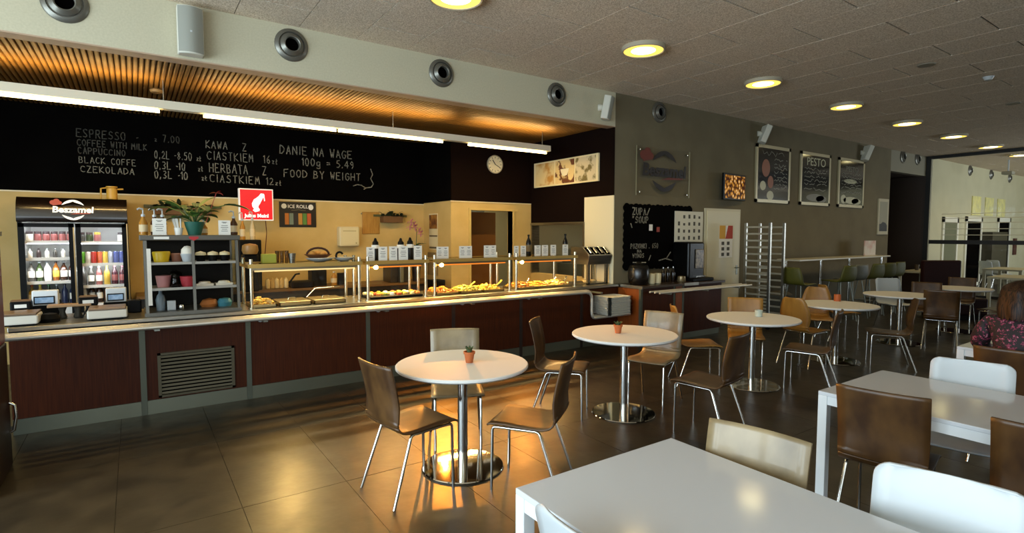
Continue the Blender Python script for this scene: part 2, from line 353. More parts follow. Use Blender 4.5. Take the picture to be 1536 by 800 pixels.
MB().lathe([(0, .0), (.155, 0), (.16, .03), (.145, .035), (.145, .025), (0, .025)], 32, axis='y').build('case', mat('clock_rim', '#b9ae93', .4), wc, 40)
MB().lathe([(.144, .026), (0, .0261)], 32, axis='y').build('dial', mat('clock_face', '#f0e6c4', .5), wc)
hh = MB()
for a, l, t in ((-.62, .09, .014), (2.05, .12, .010)): hh.box((math.sin(a)*l/2, -.028, math.cos(a)*l/2), (t, .003, l), M=Matrix.Rotation(a, 3, 'Y'))
hh.build('hands', BLACK, wc)
tk = MB()
for i in range(12):
    a = i*math.pi/6; tk.box((math.sin(a)*.118, -.027, math.cos(a)*.118), (.01, .002, .026), M=Matrix.Rotation(a, 3, 'Y'))
tk.build('hour_marks', INK, wc)
# right kitchen wall, with pass-through
wr = struct(MB().bb(XR, XR+.15, YB+.16, 6.65, 0, HB+.5).bb(XR, XR+.15, 6.65, YM+.15, 1.82, HB+.5).bb(XR, XR+.15, 6.65, YM+.15, 0, .93).build('wall_right', CREAM)); wr['label'] = 'kitchen side wall with pass-through hatch, dark brown above'
MB().bb(XR-.012, XR, YB+.001, 6.66, 2.235, HB+.02).bb(XR-.012, XR, 6.66, YM-.012, 1.845, HB+.02).build('upper_panel', MAROON, wr)
MB().bb(XR-.014, XR, YB+.001, 6.66, 0, 2.235).build('cream_panel', mat('cream_panel', '#efe3bd', .6), wr)
MB().bb(XR-.02, XR+.15, 6.65, YM, 1.80, 1.84).bb(XR-.02, XR+.15, 6.65, 6.69, .93, 1.8).bb(XR-.02, XR+.15, 8.07, YM-.013, .93, 1.8).build('hatch_frame', STEEL, wr)
struct(MB().bb(8.3, 8.4, 6.2, 9.2, 0, 3.3).bb(XR+.6, 8.4, 9.2, 9.3, 0, 2.5).build('wall_scullery', mat('scullery', '#b0a684', .6)))
struct(MB().bb(XR+.15, 8.4, YB+.16, YM+.15, 2.5, 2.6).build('ceiling_scullery', mat('scullery_c', '#cfc6a6', .7)))
tag(MB().bb(7.3, 8.25, 7.2, 8.9, 0, 1.05).bb(7.35, 7.45, 7.3, 8.8, 1.05, 1.35).build('steel_bench', STEELD, bevel=.01), 'steel work bench seen through the kitchen hatch', 'bench')
tag(MB().bb(8.0, 8.28, 7.0, 7.5, 1.2, 2.0).build('tall_cabinet', BLACK, bevel=.01), 'dark wall cabinet seen through the kitchen hatch', 'cabinet')
# canvas triptych on the right wall
cv = thing('food_canvas', 'wide pale canvas with three sepia food and coffee pictures above the hatch', 'picture', (XR-.014, 0, 0))
MB().bb(-.03, 0, 6.315, 7.98, 2.475, 2.91).build('canvas', mat('canvas', '#efdfae', .7), cv)
for i, (a, b) in enumerate(((7.40, 7.93), (6.88, 7.37), (6.37, 6.85))):
    MB().bb(-.034, -.03, a, b, 2.50, 2.885).build('print', mat('sepia%d' % i, ('#e8cf93', '#e6c98a', '#d9c9a0')[i], .7, col2=('#c98f3f', '#6a3a18', '#7a6a38')[i], scale=(4, 6, 7)[i], lo=(.5, .5, .5)[i], hi=(.62, .56, .6)[i], detail=3), cv)
cp = MB().lathe([(.0, 0), (.06, .01), (.1, .08), (.11, .12), (.10, .12), (.09, .08), (0, .02)], 20, at=(-.036, 7.12, 2.62), sx=.05).build('cup_print', mat('cup_print', '#f3e6c2', .6), cv, 40)
# front wall with windows (behind the camera), left and end walls
fw = MB()
xs = XL
for a, b in WIN: fw.bb(xs, a, YF-.2, YF, 0, HC+.1); xs = b
fw.bb(xs, XE, YF-.2, YF, 0, HC+.1)
for a, b in WIN: fw.bb(a, b, YF-.2, YF, 0, .45).bb(a, b, YF-.2, YF, 3.05, HC+.1)
struct(fw.build('wall_front', BULK))
for i, (a, b) in enumerate(WIN):
    o = thing('window_%d' % (i+1), '', ''); del o['label']; del o['category']; o['kind'] = 'structure'
    MB().bb(a, a+.05, YF-.15, YF-.08, .45, 3.05).bb(b-.05, b, YF-.15, YF-.08, .45, 3.05).bb((a+b)/2-.03, (a+b)/2+.03, YF-.15, YF-.08, .45, 3.05).bb(a, b, YF-.15, YF-.08, .45, .5).bb(a, b, YF-.15, YF-.08, 3.0, 3.05).build('window_frame', mat('win_frame', '#3a3c3c', .5), o)
    MB().bb(a+.05, b-.05, YF-.12, YF-.11, .5, 3.0).build('pane', GLASS, o)
lw = MB(); ys = YF
for a, b in LWIN: lw.bb(XL-.2, XL, ys, a, 0, HC+.1).bb(XL-.2, XL, a, b, 0, .4).bb(XL-.2, XL, a, b, 3.2, HC+.1); ys = b
lw.bb(XL-.2, XL, ys, YK+.1, 0, HC+.1); struct(lw.build('wall_left', BULK))
for i, (a, b) in enumerate(LWIN):
    o = thing('window_%d' % (len(WIN)+i+1), '', ''); del o['label']; del o['category']; o['kind'] = 'structure'
    MB().bb(XL-.15, XL-.08, a, a+.05, .4, 3.2).bb(XL-.15, XL-.08, b-.05, b, .4, 3.2).bb(XL-.15, XL-.08, (a+b)/2-.03, (a+b)/2+.03, .4, 3.2).bb(XL-.15, XL-.08, a, b, .4, .45).bb(XL-.15, XL-.08, a, b, 3.15, 3.2).build('window_frame', MATS['win_frame'], o)
    MB().bb(XL-.12, XL-.11, a+.05, b-.05, .45, 3.15).build('pane', GLASS, o)
struct(MB().bb(XE, XE+.1, YF, YB, 0, HC+.1).build('wall_end', mat('end_paint', '#b9b18c', .7)))
# far room beyond the partition
wf = struct(MB().bb(XP+.1, XE, YB, YB+.15, 0, HC+.01).build('wall_far', mat('far_paint', '#c9c3a0', .75, col2='#c3bd9a', scale=2))); wf['label'] = 'cream wall of the room beyond the glass'

# =================================================================== LAMPS
def downlight(x, y, label):
    t = thing('ceiling_downlight', label, 'ceiling light', (x, y, HC), group='round ceiling downlights in one row')
    MB().lathe([(.20, .012), (.245, .012), (.245, -.045), (.232, -.05), (.222, -.045), (.205, .008)], 32).build('ring', mat('lamp_ring', '#b5ab94', .4), t, 40)
    MB().lathe([(.224, -.040), (0, -.034)], 32).build('diffuser', LAMPY, t)
    MB().lathe([(.15, -.037), (.12, -.044), (0, -.046)], 24).build('bulb', mat('bulb_glow', '#fff3cf', .5, emit=9, ecol='#fff0b0'), t, 40)
    l = bpy.data.lights.new('downlight_light', 'SPOT'); l.energy = DOWN; l.color = (1, .74, .36); l.shadow_soft_size = .2; l.spot_size = 2.5; l.spot_blend = .8
    o = bpy.data.objects.new('downlight_light', l); COL.objects.link(o); o.parent = t; o.location = (0, 0, -.09)
DOWN = 45
for i in range(9):
    downlight(2.42+2.425*i, 4.385, ('round glowing ceiling downlight, %s of the row counted from the servery end' % ORD[i]) if i < 7 else 'round glowing ceiling downlight, %s of the row, beyond the glass partition' % ORD[i])
TUBEW, UPW = 21, 13
tr = thing('linear_pendant', 'long white suspended light trunking with fluorescent tubes above the servery', 'pendant light', (0, 7.0, 2.96))
MB().prism([(-.05, .012), (.05, .012), (.044, .10), (.036, .10), (.036, .06), (-.036, .06), (-.036, .10), (-.044, .10)], -3.2, 5.56, lambda u, v, d: (d, u, v)).build('trunking', mat('trunk_white', '#e9dfc4', .5), tr)
for a, b in ((-1.17, .27), (.68, 2.14), (2.17, 3.64), (4.06, 5.5)):
    tb = MB().tube([(a, 0, -.014), (b, 0, -.014)], .016, 10).build('tube', TUBE, tr, 40)
    MB().tube([(a+.02, 0, .072), (b-.02, 0, .072)], .010, 6).build('uplight_tube', TUBE, tr, 40)
    for dz, rx, pw, sp in ((-.035, 0, TUBEW, 180), (.086, math.pi, UPW, 150)):
        l = area('tube_light', (0, 0, 0), (rx, 0, 0), b-a, .03, pw, (1, .68, .26), sp); l.parent = tr; l.location = ((a+b)/2, 0, dz)
for x in (.31, 2.9, 5.42): MB().tube([(x, 0, .05), (x, 0, .32)], .004, 6).build('suspension_wire', STEELD, tr)
tag(MB().lathe([(.0, -.03), (.06, -.025), (.07, 0), (.05, .02)], 20, at=(.27, 7.5, HB-.01)).build('smoke_detector', mat('detector_tan', '#b08a55', .5), None, 40), 'small round tan detector on the ribbed servery ceiling', 'detector')

# =================================================================== WALL FIXTURES
RING = mat('jet_ring', '#77756c', .35, .6)
def jet(x, z, label, r=.155, y=YB):
    t = thing('air_nozzle', label, 'air vent', (x, y, z), group='round air nozzles')
    MB().lathe([(r*.0, .0), (r*1.06, 0), (r*1.06, .008), (r, .02), (r*.82, .03), (r*.78, .012), (r*.72, .012), (r*.72, .03), (r*.5, .06), (r*.44, .055), (r*.44, .01), (0, .008)], 32, axis='y').build('ring', RING, t, 35)
    MB().lathe([(r*.43, .012), (0, .0121)], 24, axis='y').build('throat', DARK, t)
for i, (x, lb) in enumerate(((-.41, 'round grey air nozzle at the left end of the white bulkhead'), (1.394, 'round grey air nozzle, second on the white bulkhead, right of the flat speaker'), (3.109, 'round grey air nozzle, third along the white bulkhead'), (4.896, 'round grey air nozzle nearest the angled speaker on the white bulkhead'))): jet(x, 3.575, lb)
jet(7.02, 3.60, 'round grey air nozzle high on the grey wall above the logo plate')
jet(16.4, 3.64, 'left of the two air nozzles above the dark recess'); jet(17.34, 3.66, 'right of the two air nozzles above the dark recess')
for i, x in enumerate((21.4, 23.4, 25.4)): jet(x, 3.62, '%s air nozzle on the cream wall seen through the glass' % ORD[i])
SPK = mat('speaker_white', '#d9d7c8', .5); SPG = mat('speaker_grille', '#9a9b90', .7, bump=.3, bscale=300)
def speaker(x, z, yaw, label, tilt=.25, h=.42, w=.21, y=YB, flat=False):
    t = thing('wall_speaker', label, 'speaker', (x, y, z), yaw, 'white wall speakers')
    d = .14; off = -.06 if not flat else -.02
    R = Matrix.Rotation(tilt, 4, 'X')
    pb = MB(); n = 8
    poly = [(-w/2, 0), (w/2, 0), (w/2, -d*.7)]+[(w/2-w*k/n, -d*.7-d*.3*math.sin(math.pi*k/n)) for k in range(1, n)]+[(-w/2, -d*.7)]
    def fn(u, v, q, s=1):
        zz = q; sx = 1-.12*abs(zz)/(h/2)*0; p = R@Vector((u, v, zz)); return (p.x, p.y+off-.01, p.z)
    pb.prism(poly, -h/2, h/2, fn); pb.build('body', SPK, t, 40, bevel=.012)
    gb = MB(); g2 = [(u*.95, v-.006) for u, v in poly[2:]]
    gb.prism([(w*.475, -d*.6)]+g2+[(-w*.475, -d*.6)], -h*.47, h*.47, fn); gb.build('grille', SPG, t, 40)
    b2 = MB(); p = fn(0, -d-.005, -.02); b2.box(p, (.016, .004, .016)); b2.build('badge', WHITEP, t)
    if not flat: MB().lathe([(.05, 0), (.05, .05), (.03, .08)], 16, axis='y').build('bracket', SPK, t, 40)
    else: MB().bb(-.05, .05, -.03, 0, -.05, .05).build('bracket', SPK, t)
speaker(.49, 3.50, 0, 'flat-mounted white speaker on the bulkhead above the espresso prices', 0, .43, .21, flat=True)
speaker(5.68, 3.50, .75, 'white speaker angled out at the right end of the bulkhead', .18, .34, .2)
speaker(9.80, 3.55, .95, 'white speaker above the first framed poster on the grey wall', .38, .34, .30)
speaker(14.05, 3.55, .95, 'white speaker right of the third framed poster near the ceiling', .38, .36, .32)
for x, y, lb in ((9.55, 2.53, 'small white smoke detector on the wood wool ceiling'), ):
    tag(MB().lathe([(0, -.05), (.04, -.045), (.055, -.02), (.065, 0), (.05, .02)], 20, at=(x, y, HC)).build('smoke_detector', WHITEP, None, 40), lb, 'detector')
for x, y, lb in ((8.24, 2.8, 'pale oval flush plate on the ceiling left of the smoke detector'), (11.8, 2.79, 'thin pale plate on the ceiling near the right picture edge')):
    tag(MB().lathe([(0, -.012), (.09, -.012), (.1, 0)], 20, at=(x, y, HC)).build('ceiling_plate', mat('plate', '#8b8474', .5), None, 40), lb, 'plate')

# grey wall: posters etc.
FRAME = mat('pale_frame', '#b5aa88', .35, .3); CHB = mat('poster_black', '#14120c', .12, coat=.8)
PR = mat('poster_grey', '#6d6a55', .5); PRO = mat('poster_orange', '#8e4c1c', .5); PRL = mat('poster_light', '#b9b692', .4)
def squig(mb, x0, x1, z, h, y=-.0285, t=.012):
    n = max(3, int((x1-x0)/.05)); pts = [(x0+(x1-x0)*i/n, z+random.uniform(-h, h)) for i in range(n+1)]
    for (a, b), (c, d) in zip(pts, pts[1:]):
        if random.random() < .12: continue
        l = math.hypot(c-a, d-b); mb.box(((a+c)/2, y, (b+d)/2), (l, .001, t), M=Matrix.Rotation(-math.atan2(d-b, c-a), 3, 'Y'))
def ell(mb, x, z, rx, rz, y=-.029, n=20): mb.prism([(x+rx*math.cos(2*math.pi*i/n), z+rz*math.sin(2*math.pi*i/n)) for i in range(n)], y, y+.001, lambda u, v, d: (u, d, v)); return mb
for k, (x0, x1, lb) in enumerate(((9.75, 10.96, 'framed dark food poster with orange dishes, leftmost of the three'), (11.36, 12.61, 'framed dark poster lettered pesto, middle of the three'), (12.98, 14.23, 'framed dark poster with pale ovals at its foot, rightmost of the three'))):
    t = thing('framed_poster', lb, 'poster', (0, YB-.001, 0), group='framed posters on the grey wall'); a, b, c, d = x0, x1, 2.26, 3.362
    MB().bb(a, a+.06, -.03, 0, c, d).bb(b-.06, b, -.03, 0, c, d).bb(a, b, -.03, 0, c, c+.06).bb(a, b, -.03, 0, d-.06, d).build('frame', FRAME, t)
    MB().bb(a+.05, b-.05, -.027, -.004, c+.05, d-.05).build('print_sheet', CHB, t)
    g = MB(); W_ = b-a
    if k == 0:
        for z in (3.2,): squig(g, a+.2, b-.2, z, .05)
        for z in (3.1, 3.0, 2.93, 2.86, 2.78, 2.7, 2.62, 2.56): squig(g, a+.62, b-.12, z, .035, t=.016)
        o1 = MB(); ell(o1, a+.33, 2.92, .14, .17); ell(o1, a+.5, 2.66, .1, .12); o1.build('dish_print', PRO, t)
        l1 = MB(); ell(l1, a+.24, 2.58, .1, .09); ell(l1, a+.5, 2.4, .12, .09); l1.build('dish_print', PRL, t)
    else:
        for z in (3.02, 2.94, 2.86, 2.78, 2.7, 2.6): squig(g, a+.15, b-.15, z, .03, t=.014)
        l1 = MB(); ell(l1, a+W_*.5, 2.42, W_*.3, .08); ell(l1, a+W_*.7, 2.4, W_*.18, .07)
        if k == 2: ell(l1, a+W_*.45, 2.85, W_*.25, .05); ell(l1, a+W_*.2, 2.44, W_*.1, .1)
        l1.build('dish_print', PR if k == 1 else PRL, t)
    g.build('chalk_lines', PR, t)
    if k == 1: text_obj('PESTO', .24, PRL, facing_y((a+W_*.5, -.03, 3.16)), t, sx=1.15)
    if k == 2: text_obj('PESTO', .16, PR, facing_y((a+W_*.5, -.03, 3.12)), t, sx=1.3)
# logo plate
def crescent(mb, cx, cz, r0, a0, a1, up, fn, n=14, thick=.3):
    """plate rim shape: arc that thickens and comes to a notch in the middle"""
    outer = [(cx+r0*math.cos(a0+(a1-a0)*i/n), cz+r0*math.sin(a0+(a1-a0)*i/n)) for i in range(n+1)]
    inner = []
    for i in range(n+1):
        a = a0+(a1-a0)*i/n; q = i/n; k = 1-thick*math.sin(math.pi*q)**.7+(.14*(1-abs(q-.5)*2)**4)
        inner.append((cx+r0*k*math.cos(a), cz+r0*k*math.sin(a)))
    mb.prism(outer+inner[::-1], 0, .002, fn)
def logo(t, cx, cz, s, y, mmain, mred, mtext):
    fn = lambda u, v, d: (u, y-d, v)
    a = MB(); crescent(a, cx, cz, .40*s, math.radians(28), math.radians(152), 1, fn); a.build('logo_arc', mmain, t)
    a = MB(); crescent(a, cx, cz, .40*s, math.radians(208), math.radians(332), 1, fn); a.build('logo_arc', mmain, t)
    text_obj('Beszamel', .33*s, mtext, facing_y((cx+.0*s, y-.003, cz+.0*s)), t, bold=.012*s, sx=1.05, shear=.08)
    MB().prism([(cx-.1*s, cz-.17*s), (cx+.55*s, cz-.14*s), (cx+.55*s, cz-.11*s), (cx+.1*s, cz-.12*s)], 0, .002, fn).build('logo_underline', mred, t)
    h = MB()
    for u, v, r in ((-.62, .28, .09), (-.50, .33, .10), (-.40, .27, .07)): h.prism([(cx+s*(u+r*math.cos(i*math.pi/6)), cz+s*(v+r*math.sin(i*math.pi/6))) for i in range(12)], 0, .002+u*.0005, fn)
    h.prism([(cx-.62*s, cz+.16*s), (cx-.42*s, cz+.2*s), (cx-.4*s, cz+.3*s), (cx-.62*s, cz+.26*s)], 0, .0025, fn); h.build('logo_hat', mred, t)
lp = thing('logo_plate', 'clear acrylic plate with dark round logo on the grey wall', 'sign', (0, YB-.001, 0))
MB().bb(6.47, 7.75, -.045, -.035, 2.26, 3.02).build('acrylic_plate', GLASS, lp)
MB().bb(6.462, 6.472, -.047, -.033, 2.255, 3.025).bb(7.748, 7.762, -.047, -.033, 2.255, 3.025).build('edge', mat('acrylic_edge', '#8f8868', .3), lp)
sp = MB()
for u in (6.53, 7.69):
    for v in (2.31, 2.97): sp.lathe([(.014, 0), (.014, .05), (0, .052)], 10, at=(u, 0, v), axis='y')
sp.build('standoff', CHROME, lp)
logo(lp, 7.12, 2.66, .82, -.046, mat('logo_dark', '#150806', .5), mat('logo_red', '#6a2414', .5), MATS['logo_dark'])
# popcorn screen
tv = thing('wall_screen', 'small black-framed screen showing popcorn on the grey wall', 'screen', (8.95, YB-.09, 2.49), .12)
MB().bb(-.40, .40, -.03, .02, -.235, .235).build('bezel', BLACKG, tv, bevel=.008)
M = bpy.data.materials.new('popcorn_screen'); M.use_nodes = True; nt = M.node_tree; b_ = nt.nodes['Principled BSDF']
tc = nt.nodes.new('ShaderNodeTexCoord'); vo = nt.nodes.new('ShaderNodeTexVoronoi'); vo.inputs['Scale'].default_value = 14; rp = nt.nodes.new('ShaderNodeValToRGB')
rp.color_ramp.elements[0].color = lin('#fff0c4'); rp.color_ramp.elements[1].color = lin('#3a1405'); rp.color_ramp.elements[1].position = .62; e_ = rp.color_ramp.elements.new(.32); e_.color = lin('#d08a2c')
nt.links.new(tc.outputs['Object'], vo.inputs[0]); nt.links.new(vo.outputs[0], rp.inputs[0]); nt.links.new(rp.outputs[0], b_.inputs['Emission Color']); b_.inputs['Emission Strength'].default_value = .85; b_.inputs['Base Color'].default_value = (0,0,0,1); b_.inputs['Roughness'].default_value = .15
MB().bb(-.375, .375, -.033, -.029, -.205, .205).build('display', M, tv)
MB().bb(-.06, .06, .02, .085, -.06, .06).build('bracket', BLACK, tv)
# scalloped soup blackboard
sb = thing('soup_blackboard', 'scalloped black chalkboard listing soup on the grey wall', 'chalkboard', (0, YB-.001, 0))
poly = []
x0, x1, z0, z1 = 6.25, 7.86, 1.10, 2.10
def scal(a, b, n):
    for i in range(n*4):
        q = i/(n*4); dx, dz = b[0]-a[0], b[1]-a[1]; l = math.hypot(dx, dz); k = .022*abs(math.sin(math.pi*q*n))+.006*math.sin(q*40)
        poly.append((a[0]+dx*q+dz/l*k, a[1]+dz*q-dx/l*k))
scal((x0, z0), (x1, z0), 16); scal((x1, z0), (x1, z1), 10); scal((x1, z1), (x0, z1), 16); scal((x0, z1), (x0, z0), 10)
MB().prism(poly, -.02, 0, lambda u, v, d: (u, d, v)).build('board', BLACKB, sb)
sk = MB()
def sk_at(s, px, py, hpx, px1, wt=.012):
    p = ony(px, py, YB-.022); q = ony(px1, py, YB-.022); d = p.y*.821+p.x*.567; h = hpx*d/FPX
    n = sum(.8 if c == ' ' else .55 if c in '1.,-I' else 1 for c in s); chalk_line(sk, s, p.x, p.z, h, -.022, (q.x-p.x)/(n*h/1.5*1.55), wt=wt)
sk_at('ZUPA/', 949, 322, 10, 976, .02); sk_at('"SOUP', 948, 334, 9, 974, .02); sk_at('POZIOMKI . 650', 946, 373, 7, 988, .012); sk_at('NA', 956, 379, 4, 963, .012); sk_at('WYNOS', 949, 387, 6, 967, .012)
for (a, b), (c, d) in ((((973, 391), (976, 383))), ((949, 394), (969, 394)), ((988, 391), (998, 388)), ((998, 388), (1008, 391)), ((1000, 387), (1006, 378)), ((946, 335), (948, 342))):
    p, q = ony(a, b, YB-.022), ony(c, d, YB-.022); sk.box(((p.x+q.x)/2, -.022, (p.z+q.z)/2), ((q-p).length, .001, .018), M=Matrix.Rotation(-math.atan2(q.z-p.z, q.x-p.x), 3, 'Y'))
sk.build('chalk_writing', CHALK, sb)
MB().bb(6.80, 6.88, -.024, -.021, 1.70, 1.80).build('sticker', PAPER, sb); MB().bb(6.98, 7.05, -.024, -.021, 1.68, 1.76).build('sticker', mat('red_print', '#9a3a2a', .6), sb)
# allergen sheet
al = thing('notice_sheet', 'white notice sheet with small pictograms beside the soup chalkboard', 'notice', (0, YB-.022, 0))
MB().bb(7.42, 8.17, -.008, 0, 1.49, 2.03).build('sheet', mat('sheet', '#d9d4bf', .5), al)
g = MB()
for r_ in range(4):
    for c_ in range(5):
        if random.random() < .8: g.bb(7.5+c_*.135, 7.5+c_*.135+.05, -.010, -.008, 1.55+r_*.12, 1.55+r_*.12+random.uniform(.04, .07))
g.build('pictograms', INK, al)
# white door
d1 = struct(thing('door_2', '', '')); del d1['category']; d1['label'] = 'plain cream door in the grey wall'
d1.location = (0, YB, 0)
MB().bb(8.235, 9.28, -.03, 0, 0, 2.10).build('door_frame', mat('door_frame_c', '#cfc6a4', .5), d1)
MB().bb(8.28, 9.235, -.045, -.03, 0.01, 2.055).build('door_leaf', mat('door_cream', '#d9d0ae', .45), d1)
MB().tube([(9.17, -.05, 1.03), (9.17, -.09, 1.03), (9.05, -.09, 1.03)], .011, 8).bb(9.15, 9.19, -.052, -.045, .90, 1.07).build('door_handle', STEELD, d1)
dp = thing('door_notice', 'paper notice with yellow and red top on the cream door', 'notice', (0, YB-.046, 0))
MB().bb(8.62, 9.02, -.003, 0, 1.22, 1.80).build('sheet', PAPER, dp)
MB().bb(8.62, 8.80, -.004, -.003, 1.56, 1.80).build('yellow_block', mat('y_print', '#d8a02a', .6), dp); MB().prism([(8.80, 1.56), (9.02, 1.56), (9.02, 1.8), (8.88, 1.8)], -.004, -.003, lambda u, v, d: (u, d, v)).build('red_block', mat('r_print', '#b23a20', .6), dp)
g = MB()
for r_ in range(3):
    for c_ in range(2): g.bb(8.69+c_*.16, 8.77+c_*.16, -.004, -.003, 1.25+r_*.1, 1.31+r_*.1)
g.build('pictograms', INK, dp)
lf = thing('landscape_frame', 'narrow framed dark landscape picture at the far end of the grey wall', 'picture', (0, YB-.001, 0))
MB().bb(15.05, 15.62, -.03, 0, 1.64, 2.52).build('frame', mat('frame_grey', '#b7ae90', .5), lf); MB().bb(15.12, 15.55, -.032, -.03, 1.72, 2.45).build('picture_sky', mat('pic_sky', '#8f8b72', .5), lf)
MB().prism([(15.12, 1.72), (15.55, 1.72), (15.55, 1.86), (15.45, 1.93), (15.3, 1.95), (15.2, 1.9), (15.12, 1.9)], -.034, -.032, lambda u, v, d: (u, d, v)).build('picture_hill', mat('pic_hill', '#1e1c14', .6), lf)

# =================================================================== SERVERY COUNTER
XA = -.86
ct = thing('serving_counter', 'long mahogany servery counter with steel posts and plinth', 'counter', (0, 5.9, 0))
MB().bb(XA, XR-.005, .02, .72, .10, .85).build('carcass', mat('carcass', '#1c0e08', .6), ct)
posts = [XA+.02, .03, .90, 2.12, 3.20, 4.22, 5.30]
for i, x in enumerate(posts):
    x1 = (posts+[XR])[i+1]
    pn = MB().bb(x+.023 if i else XA, x1-.023 if i < 6 else x1-.01, 0, .02, .13, .835).build('front_panel', WOODRED, ct)
    if i: MB().bb(x-.023, x+.023, -.008, .03, 0, .84).build('post', mat('post_steel', '#5f6357', .5, .7) if i < 4 else mat('post_dark', '#241812', .5), ct)
    MB().bb(x+.024 if i else XA, (x1-.024), -.004, .02, 0, .128).build('plinth', mat('plinth_steel', '#7d8070', .4, .85), ct)
vg = MB().bb(.14, .77, -.02, .0, .145, .165).bb(.14, .77, -.02, 0, .535, .555).bb(.14, .165, -.02, 0, .145, .555).bb(.745, .77, -.02, 0, .145, .555).build('vent_grille', mat('vent_brown', '#57513f', .5, .4), ct)
MB().bb(.16, .75, -.001, .0, .16, .54).build('vent_back', DARK, vg)
sl0 = None
for k in range(11):
    R_ = Matrix.Rotation(-.35, 3, 'X')
    if sl0 is None: sl0 = MB().box((.455, 0, 0), (.58, .004, .02), M=R_).build('slat', MATS['vent_brown'], vg); sl0.location = (0, -.01, .183+k*.0335)
    else: share(sl0, vg, (0, -.01, .183+k*.0335))
wt = thing('steel_worktop', 'continuous stainless steel worktop along the servery', 'worktop', (0, 5.9, .85))
MB().bb(XA, XR-.016, -.03, .74, 0, .038).build('slab', STEEL, wt, bevel=.006)
MB().bb(2.16, 5.3, .1, .66, .038, .04).build('well_surround', STEEL, wt)
trl = thing('tray_rail', 'three-tube steel tray rail along the servery front', 'tray rail', (0, 0, .838))
for k, y in enumerate((5.605, 5.69, 5.775)):
    xe = 5.23+.075*k
    pts = [(XA, y, 0), (xe-.1, y, 0)]+[(xe-.1+.1*math.sin(a), y, -.1+.1*math.cos(a)) for a in (.4, .8, 1.2, 1.57)]+[(xe, y, -.31)]+[(xe+.06-.06*math.cos(a), y, -.31-.06*math.sin(a)) for a in (.5, 1.0, 1.57)]+[(5.99, y, -.37)]
    MB().tube(pts, .019, 10).build('rail_tube', mat('rail_steel', '#ddd7c8', .36, .7), trl, 50)
for x in posts[1:]:
    MB().bb(x+.09, x+.13, 5.6, 5.9, -.034, -.0145).build('bracket', STEELD, trl)
    MB().lathe([(.0, 0), (.03, .005), (.03, .04), (.015, .05)], 12, at=(x+.11, 5.898, -.04), axis='y').build('boss', WHITEP, trl, 40)
for k in range(16):
    t = MB().bb(5.52, 5.91, 5.55, 5.84, 0, .006).bb(5.485, 5.525, 5.515, 5.875, .006, .012).bb(5.905, 5.945, 5.515, 5.875, .006, .012).bb(5.485, 5.945, 5.515, 5.555, .006, .012).bb(5.485, 5.945, 5.835, 5.875, .006, .012).build('serving_tray', mat('tray_grey', '#e4e2d6', .5), loc=(random.uniform(-.004, .004), random.uniform(-.004, .004), .4875+k*.0165))
    tag(t, 'pale grey serving tray, %s from the bottom of the stack on the rail end' % ORD[k], 'tray', 'stacked serving trays')

# sneeze guards -------------------------------------------------------
GLD = mat('guard_steel', '#c9bfa5', .22, 1)
def guard(x0, x1, label, heat):
    t = thing('sneeze_guard', label, 'food guard', (0, 0, .888), group='steel and glass food guards')
    for x in (x0+.03, x1-.03):
        for y in (6.02, 6.50):
            MB().tube([(x, y, 0), (x, y, .50)], .019, 12).lathe([(.034, 0), (.034, .01), (.02, .014)], 12, at=(x, y, 0)).build('post', GLD, t, 50)
    MB().bb(x0, x1, 5.99, 6.52, .432, .444).build('shelf_glass', glass('shelf_glass', '#dfe3c8'), t)
    MB().bb(x0, x1, 5.985, 6.0, .41, .45).bb(x0, x1, 6.51, 6.525, .41, .45).bb(x0, x0+.015, 6, 6.51, .41, .432).bb(x1-.015, x1, 6, 6.51, .41, .432).build('shelf_rail', mat('gold_rail', '#c9a860', .32, .55), t)
    MB().bb(x0+.06, x1-.06, 5.99, 5.996, .06, .37).build('front_pane', GLASS, t)
    hs = MB().bb(x0+.05, x1-.05, 6.02, 6.11, .385, .41).build('lamp_housing', mat('housing_copper', '#8a4a22' if heat else '#b0a890', .3, 1), t)
    MB().tube([(x0+.07, 6.065, .375), (x1-.07, 6.065, .375)], .008, 8).build('lamp_tube', HEAT if heat else mat('guard_tube', '#ffe6a8', .5, emit=.8, ecol='#ffdc90'), hs, 50)
    if heat:
        MB().lathe([(0, -.025), (.02, -.018), (.028, 0), (.02, .018), (0, .025)], 12, at=(x0+.13, 6.03, .375)).build('lamp_bulb', mat('bulb_hot', '#ffe6b0', .5, emit=45, ecol='#ffce78'), hs, 50)
        l = bpy.data.lights.new('heat_lamp_light', 'SPOT'); l.energy = heat; l.color = (1, .33, .035); l.shadow_soft_size = .013; l.spot_size = 2.0; l.spot_blend = .6
        o = bpy.data.objects.new('heat_lamp_light', l); COL.objects.link(o); o.parent = t; o.location = (x0+.13, 5.975, .365)
        o.rotation_euler = Vector((-.22, -.87, -.45)).to_track_quat('-Z', 'Y').to_euler()
    if not heat:
        l = bpy.data.lights.new('guard_lamp_light', 'SPOT'); l.energy = 55; l.color = (1, .62, .18); l.shadow_soft_size = .03; l.spot_size = 2.0; l.spot_blend = .7
        o = bpy.data.objects.new('guard_lamp_light', l); COL.objects.link(o); o.parent = t; o.location = (x0+.35, 5.975, .365)
        o.rotation_euler = Vector((-.2, -.87, -.45)).to_track_quat('-Z', 'Y').to_euler()
    l = area('guard_light', (0,0,0), (0,0,0), x1-x0-.2, .03, 24 if heat else 8, (1, .62, .22) if heat else (1, .8, .45)); l.parent = t; l.location = ((x0+x1)/2, 6.2, .38)
guard(.93, 2.10, 'leftmost food guard, with bread basket on its shelf', 0)
guard(2.14, 2.92, 'second food guard, with five menu cards and black bottles on its shelf', 18)
guard(2.98, 4.15, 'third food guard, in front of the open doorway', 200)
guard(4.20, 5.30, 'rightmost food guard, beside the cutlery dispenser', 60)

